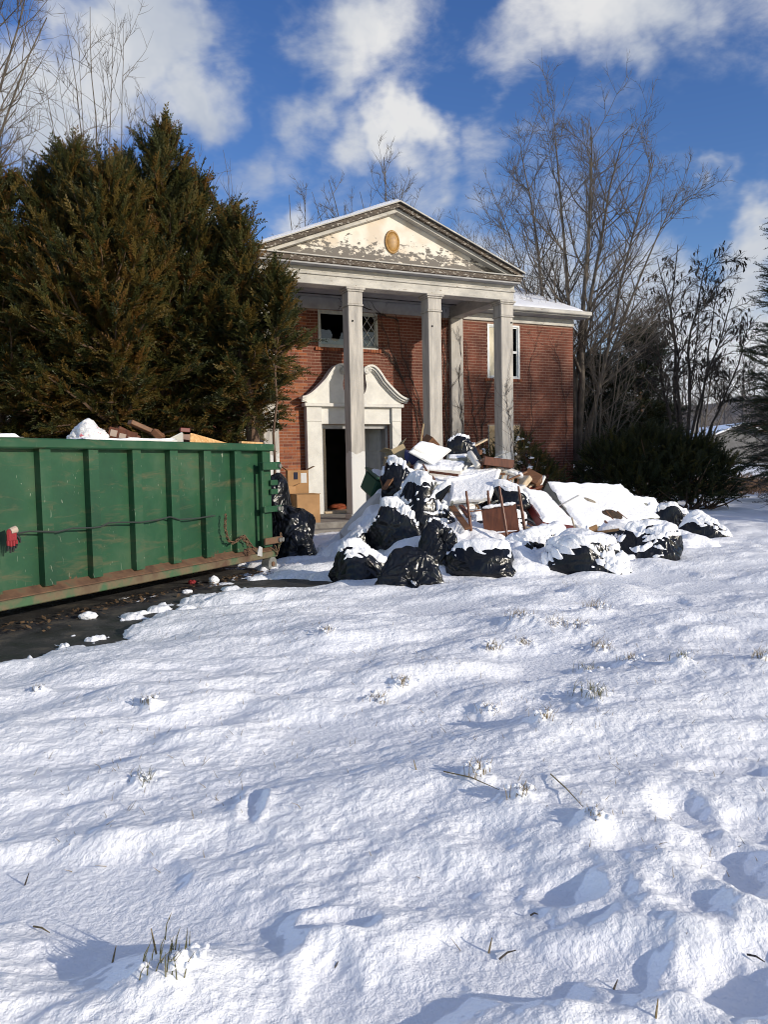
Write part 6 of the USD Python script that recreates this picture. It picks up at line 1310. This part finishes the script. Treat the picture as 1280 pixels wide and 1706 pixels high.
obj('grass_blades', b.out(), straw_mat, kind='stuff', cat='grass', label='single dry grass blades sticking up through the snow')
TW = 'twigs and straws lying on the snow'
for i, (x0, y0, x1, y1, lab) in enumerate(((918, 1312, 972, 1370, 'long pair of straws pointing at the right-hand tuft'), (690, 1285, 695, 1304, 'short rust-brown stalk standing left of the dark-tipped tuft'), (740, 1308, 832, 1336, 'long dark straw lying before the dark-tipped tuft'), (884, 1512, 897, 1515, 'stubby black twig on open snow'), (832, 1577, 860, 1566, 'straight dark twig on the lower lawn'), (813, 1566, 822, 1538, 'forked straw standing by the straight twig'), (1020, 1625, 1034, 1608, 'curved dark twig near the footprints'), (552, 1596, 563, 1580, 'dark leaf-stalk in a small hollow at bottom centre'), (1245, 1590, 1275, 1600, 'looped twig at the right edge near the bottom'), (38, 1455, 44, 1432, 'lone dark blade at the left edge'), (55, 1525, 82, 1538, 'straw lying at lower left'), (250, 1565, 262, 1610, 'tall blade standing over the bottom-edge clump'), (185, 1590, 190, 1560, 'upright blade left of the bottom-edge clump'), (1092, 1706, 1102, 1672, 'dead stalk at the bottom edge near the right'))):
    a, b_ = atz(x0, y0, .07), atz(x1, y1, .07); up = abs(x1 - x0) < 16 and abs(y1 - y0) > 14; za, zb_ = ground_z(a[0], a[1]), ground_z(b_[0], b_[1])
    if up: lowx = a if y0 > y1 else b_; p = [np.array([lowx[0], lowx[1], ground_z(lowx[0], lowx[1]) - .01])]; hgt = abs(y1 - y0) * lowx[1] / FPX; p.append(p[0] + [(x1 - x0) * .5 * lowx[1] / FPX * (1 if y0 > y1 else -1), 0.01, hgt * .5]); p.append(p[0] + [(x1 - x0) * lowx[1] / FPX * (1 if y0 > y1 else -1), .02, hgt])
    else: p = [np.array([*a[:2], za + .006]), np.array([*((a + b_) / 2)[:2], max((za + zb_) / 2, ground_z(*((a + b_) / 2)[:2])) + .015]), np.array([*b_[:2], zb_ + .012])]
    o = thing('twig', lab, 'twig', p[0], group=TW); obj('stalk', tube(np.array(p) - p[0], [.0032, .003, .0014], 5), bark_dark if i in (3, 4, 6, 7, 8, 9) else straw_mat, o)
ob = thing('orange_bag', 'orange bag lying just inside the dark doorway', 'bag', hw(-.25, W + .75, FLOOR + .05)); v = np.array(sn.vertices); obj('bag', (v * (1 + .4 * fbm(v * 2, 3, 24))[:, None] * [.24, .16, .09] + [0, 0, .06], sn.faces), simple('orange_cloth', (.22, .045, .012), .7), ob, smooth=True)
# litter on the drive
ch_ = thing('snow_chunk', 'lone lump of snow on the asphalt by the dumpster wheel', 'snow lump', atz(357, 972, .0)); v = np.array(sn.vertices); obj('lump', (v * (1 + .35 * fbm(v * 2, 3, 4))[:, None] * [.07, .06, .055] + [0, 0, .04], sn.faces), snow_mat, ch_, smooth=True)
for k, (x, y, s_, lab) in enumerate(((147, 1030, .075, 'rounded snow lump on the asphalt at left'), (310, 1022, .09, 'snow lump at the ragged edge of the drive'), (312, 988, .05, 'small snow lump right below the dumpster rail'))):
    o = thing('snow_chunk', lab, 'snow lump', atz(x, y, 0.)); obj('lump', (v * (1 + .35 * fbm(v * 2 + k, 3, 5))[:, None] * [s_ * 1.2, s_, s_ * .6] + [0, 0, s_ * .3], sn.faces), snow_mat, o, smooth=True)
lf = MB(); n = 420; q = rg.uniform(-5.2, -.1, n); o_ = np.abs(rg.normal(0, .22, n)) - .15; L0 = Dorg[None] + q[:, None] * U - (o_)[:, None] * N2; L0[:, 2] = .02 + rg.uniform(0, .02, n)
for c_ in L0:
    a = rg.uniform(0, 6.3); s_ = rg.uniform(.015, .04); e1 = np.array([math.cos(a), math.sin(a), rg.normal(0, .25)]) * s_; e2 = np.array([-math.sin(a), math.cos(a), rg.normal(0, .25)]) * s_ * .6; lf.add([c_ - e1, c_ + e2, c_ + e1, c_ - e2], [(0, 1, 2), (0, 2, 3)])
obj('leaf_litter', lf.out(), noisy('dead_leaves', [(.3, (.05, .03, .015)), (.7, (.17, .10, .045))], scale=9., rough=.9), kind='stuff', cat='leaves', label='brown leaf litter along the foot of the dumpster')
rag = thing('red_rag', 'crumpled red and black rag on the drive below the dumpster rail', 'rag', atz(320, 973, 0.0)); v = np.array(sn.vertices); obj('cloth', (v * (1 + .5 * fbm(v * 2.5, 3, 14))[:, None] * [.05, .04, .03] + [0, 0, .025], sn.faces), red_mat, rag, smooth=True); obj('dark_end', (v * (1 + .5 * fbm(v * 2.5, 3, 15))[:, None] * [.04, .035, .025] + [.08, .02, .02], sn.faces), rubber_mat, rag, smooth=True)
tg = thing('white_tag', 'scrap of white paper tucked in the chain near the dumpster door', 'paper scrap', Pm + U * on_dump(425, 920)[0] - N2 * .08 + np.array([0, 0, on_dump(425, 918)[1]])); obj('paper', (np.array([(-.035, 0, -.06), (.03, .01, -.075), (.04, 0, .05), (.0, -.01, .075), (-.03, .005, .02)]) , np.array([(0, 1, 2), (0, 2, 3), (0, 3, 4)])), white_board, tg)
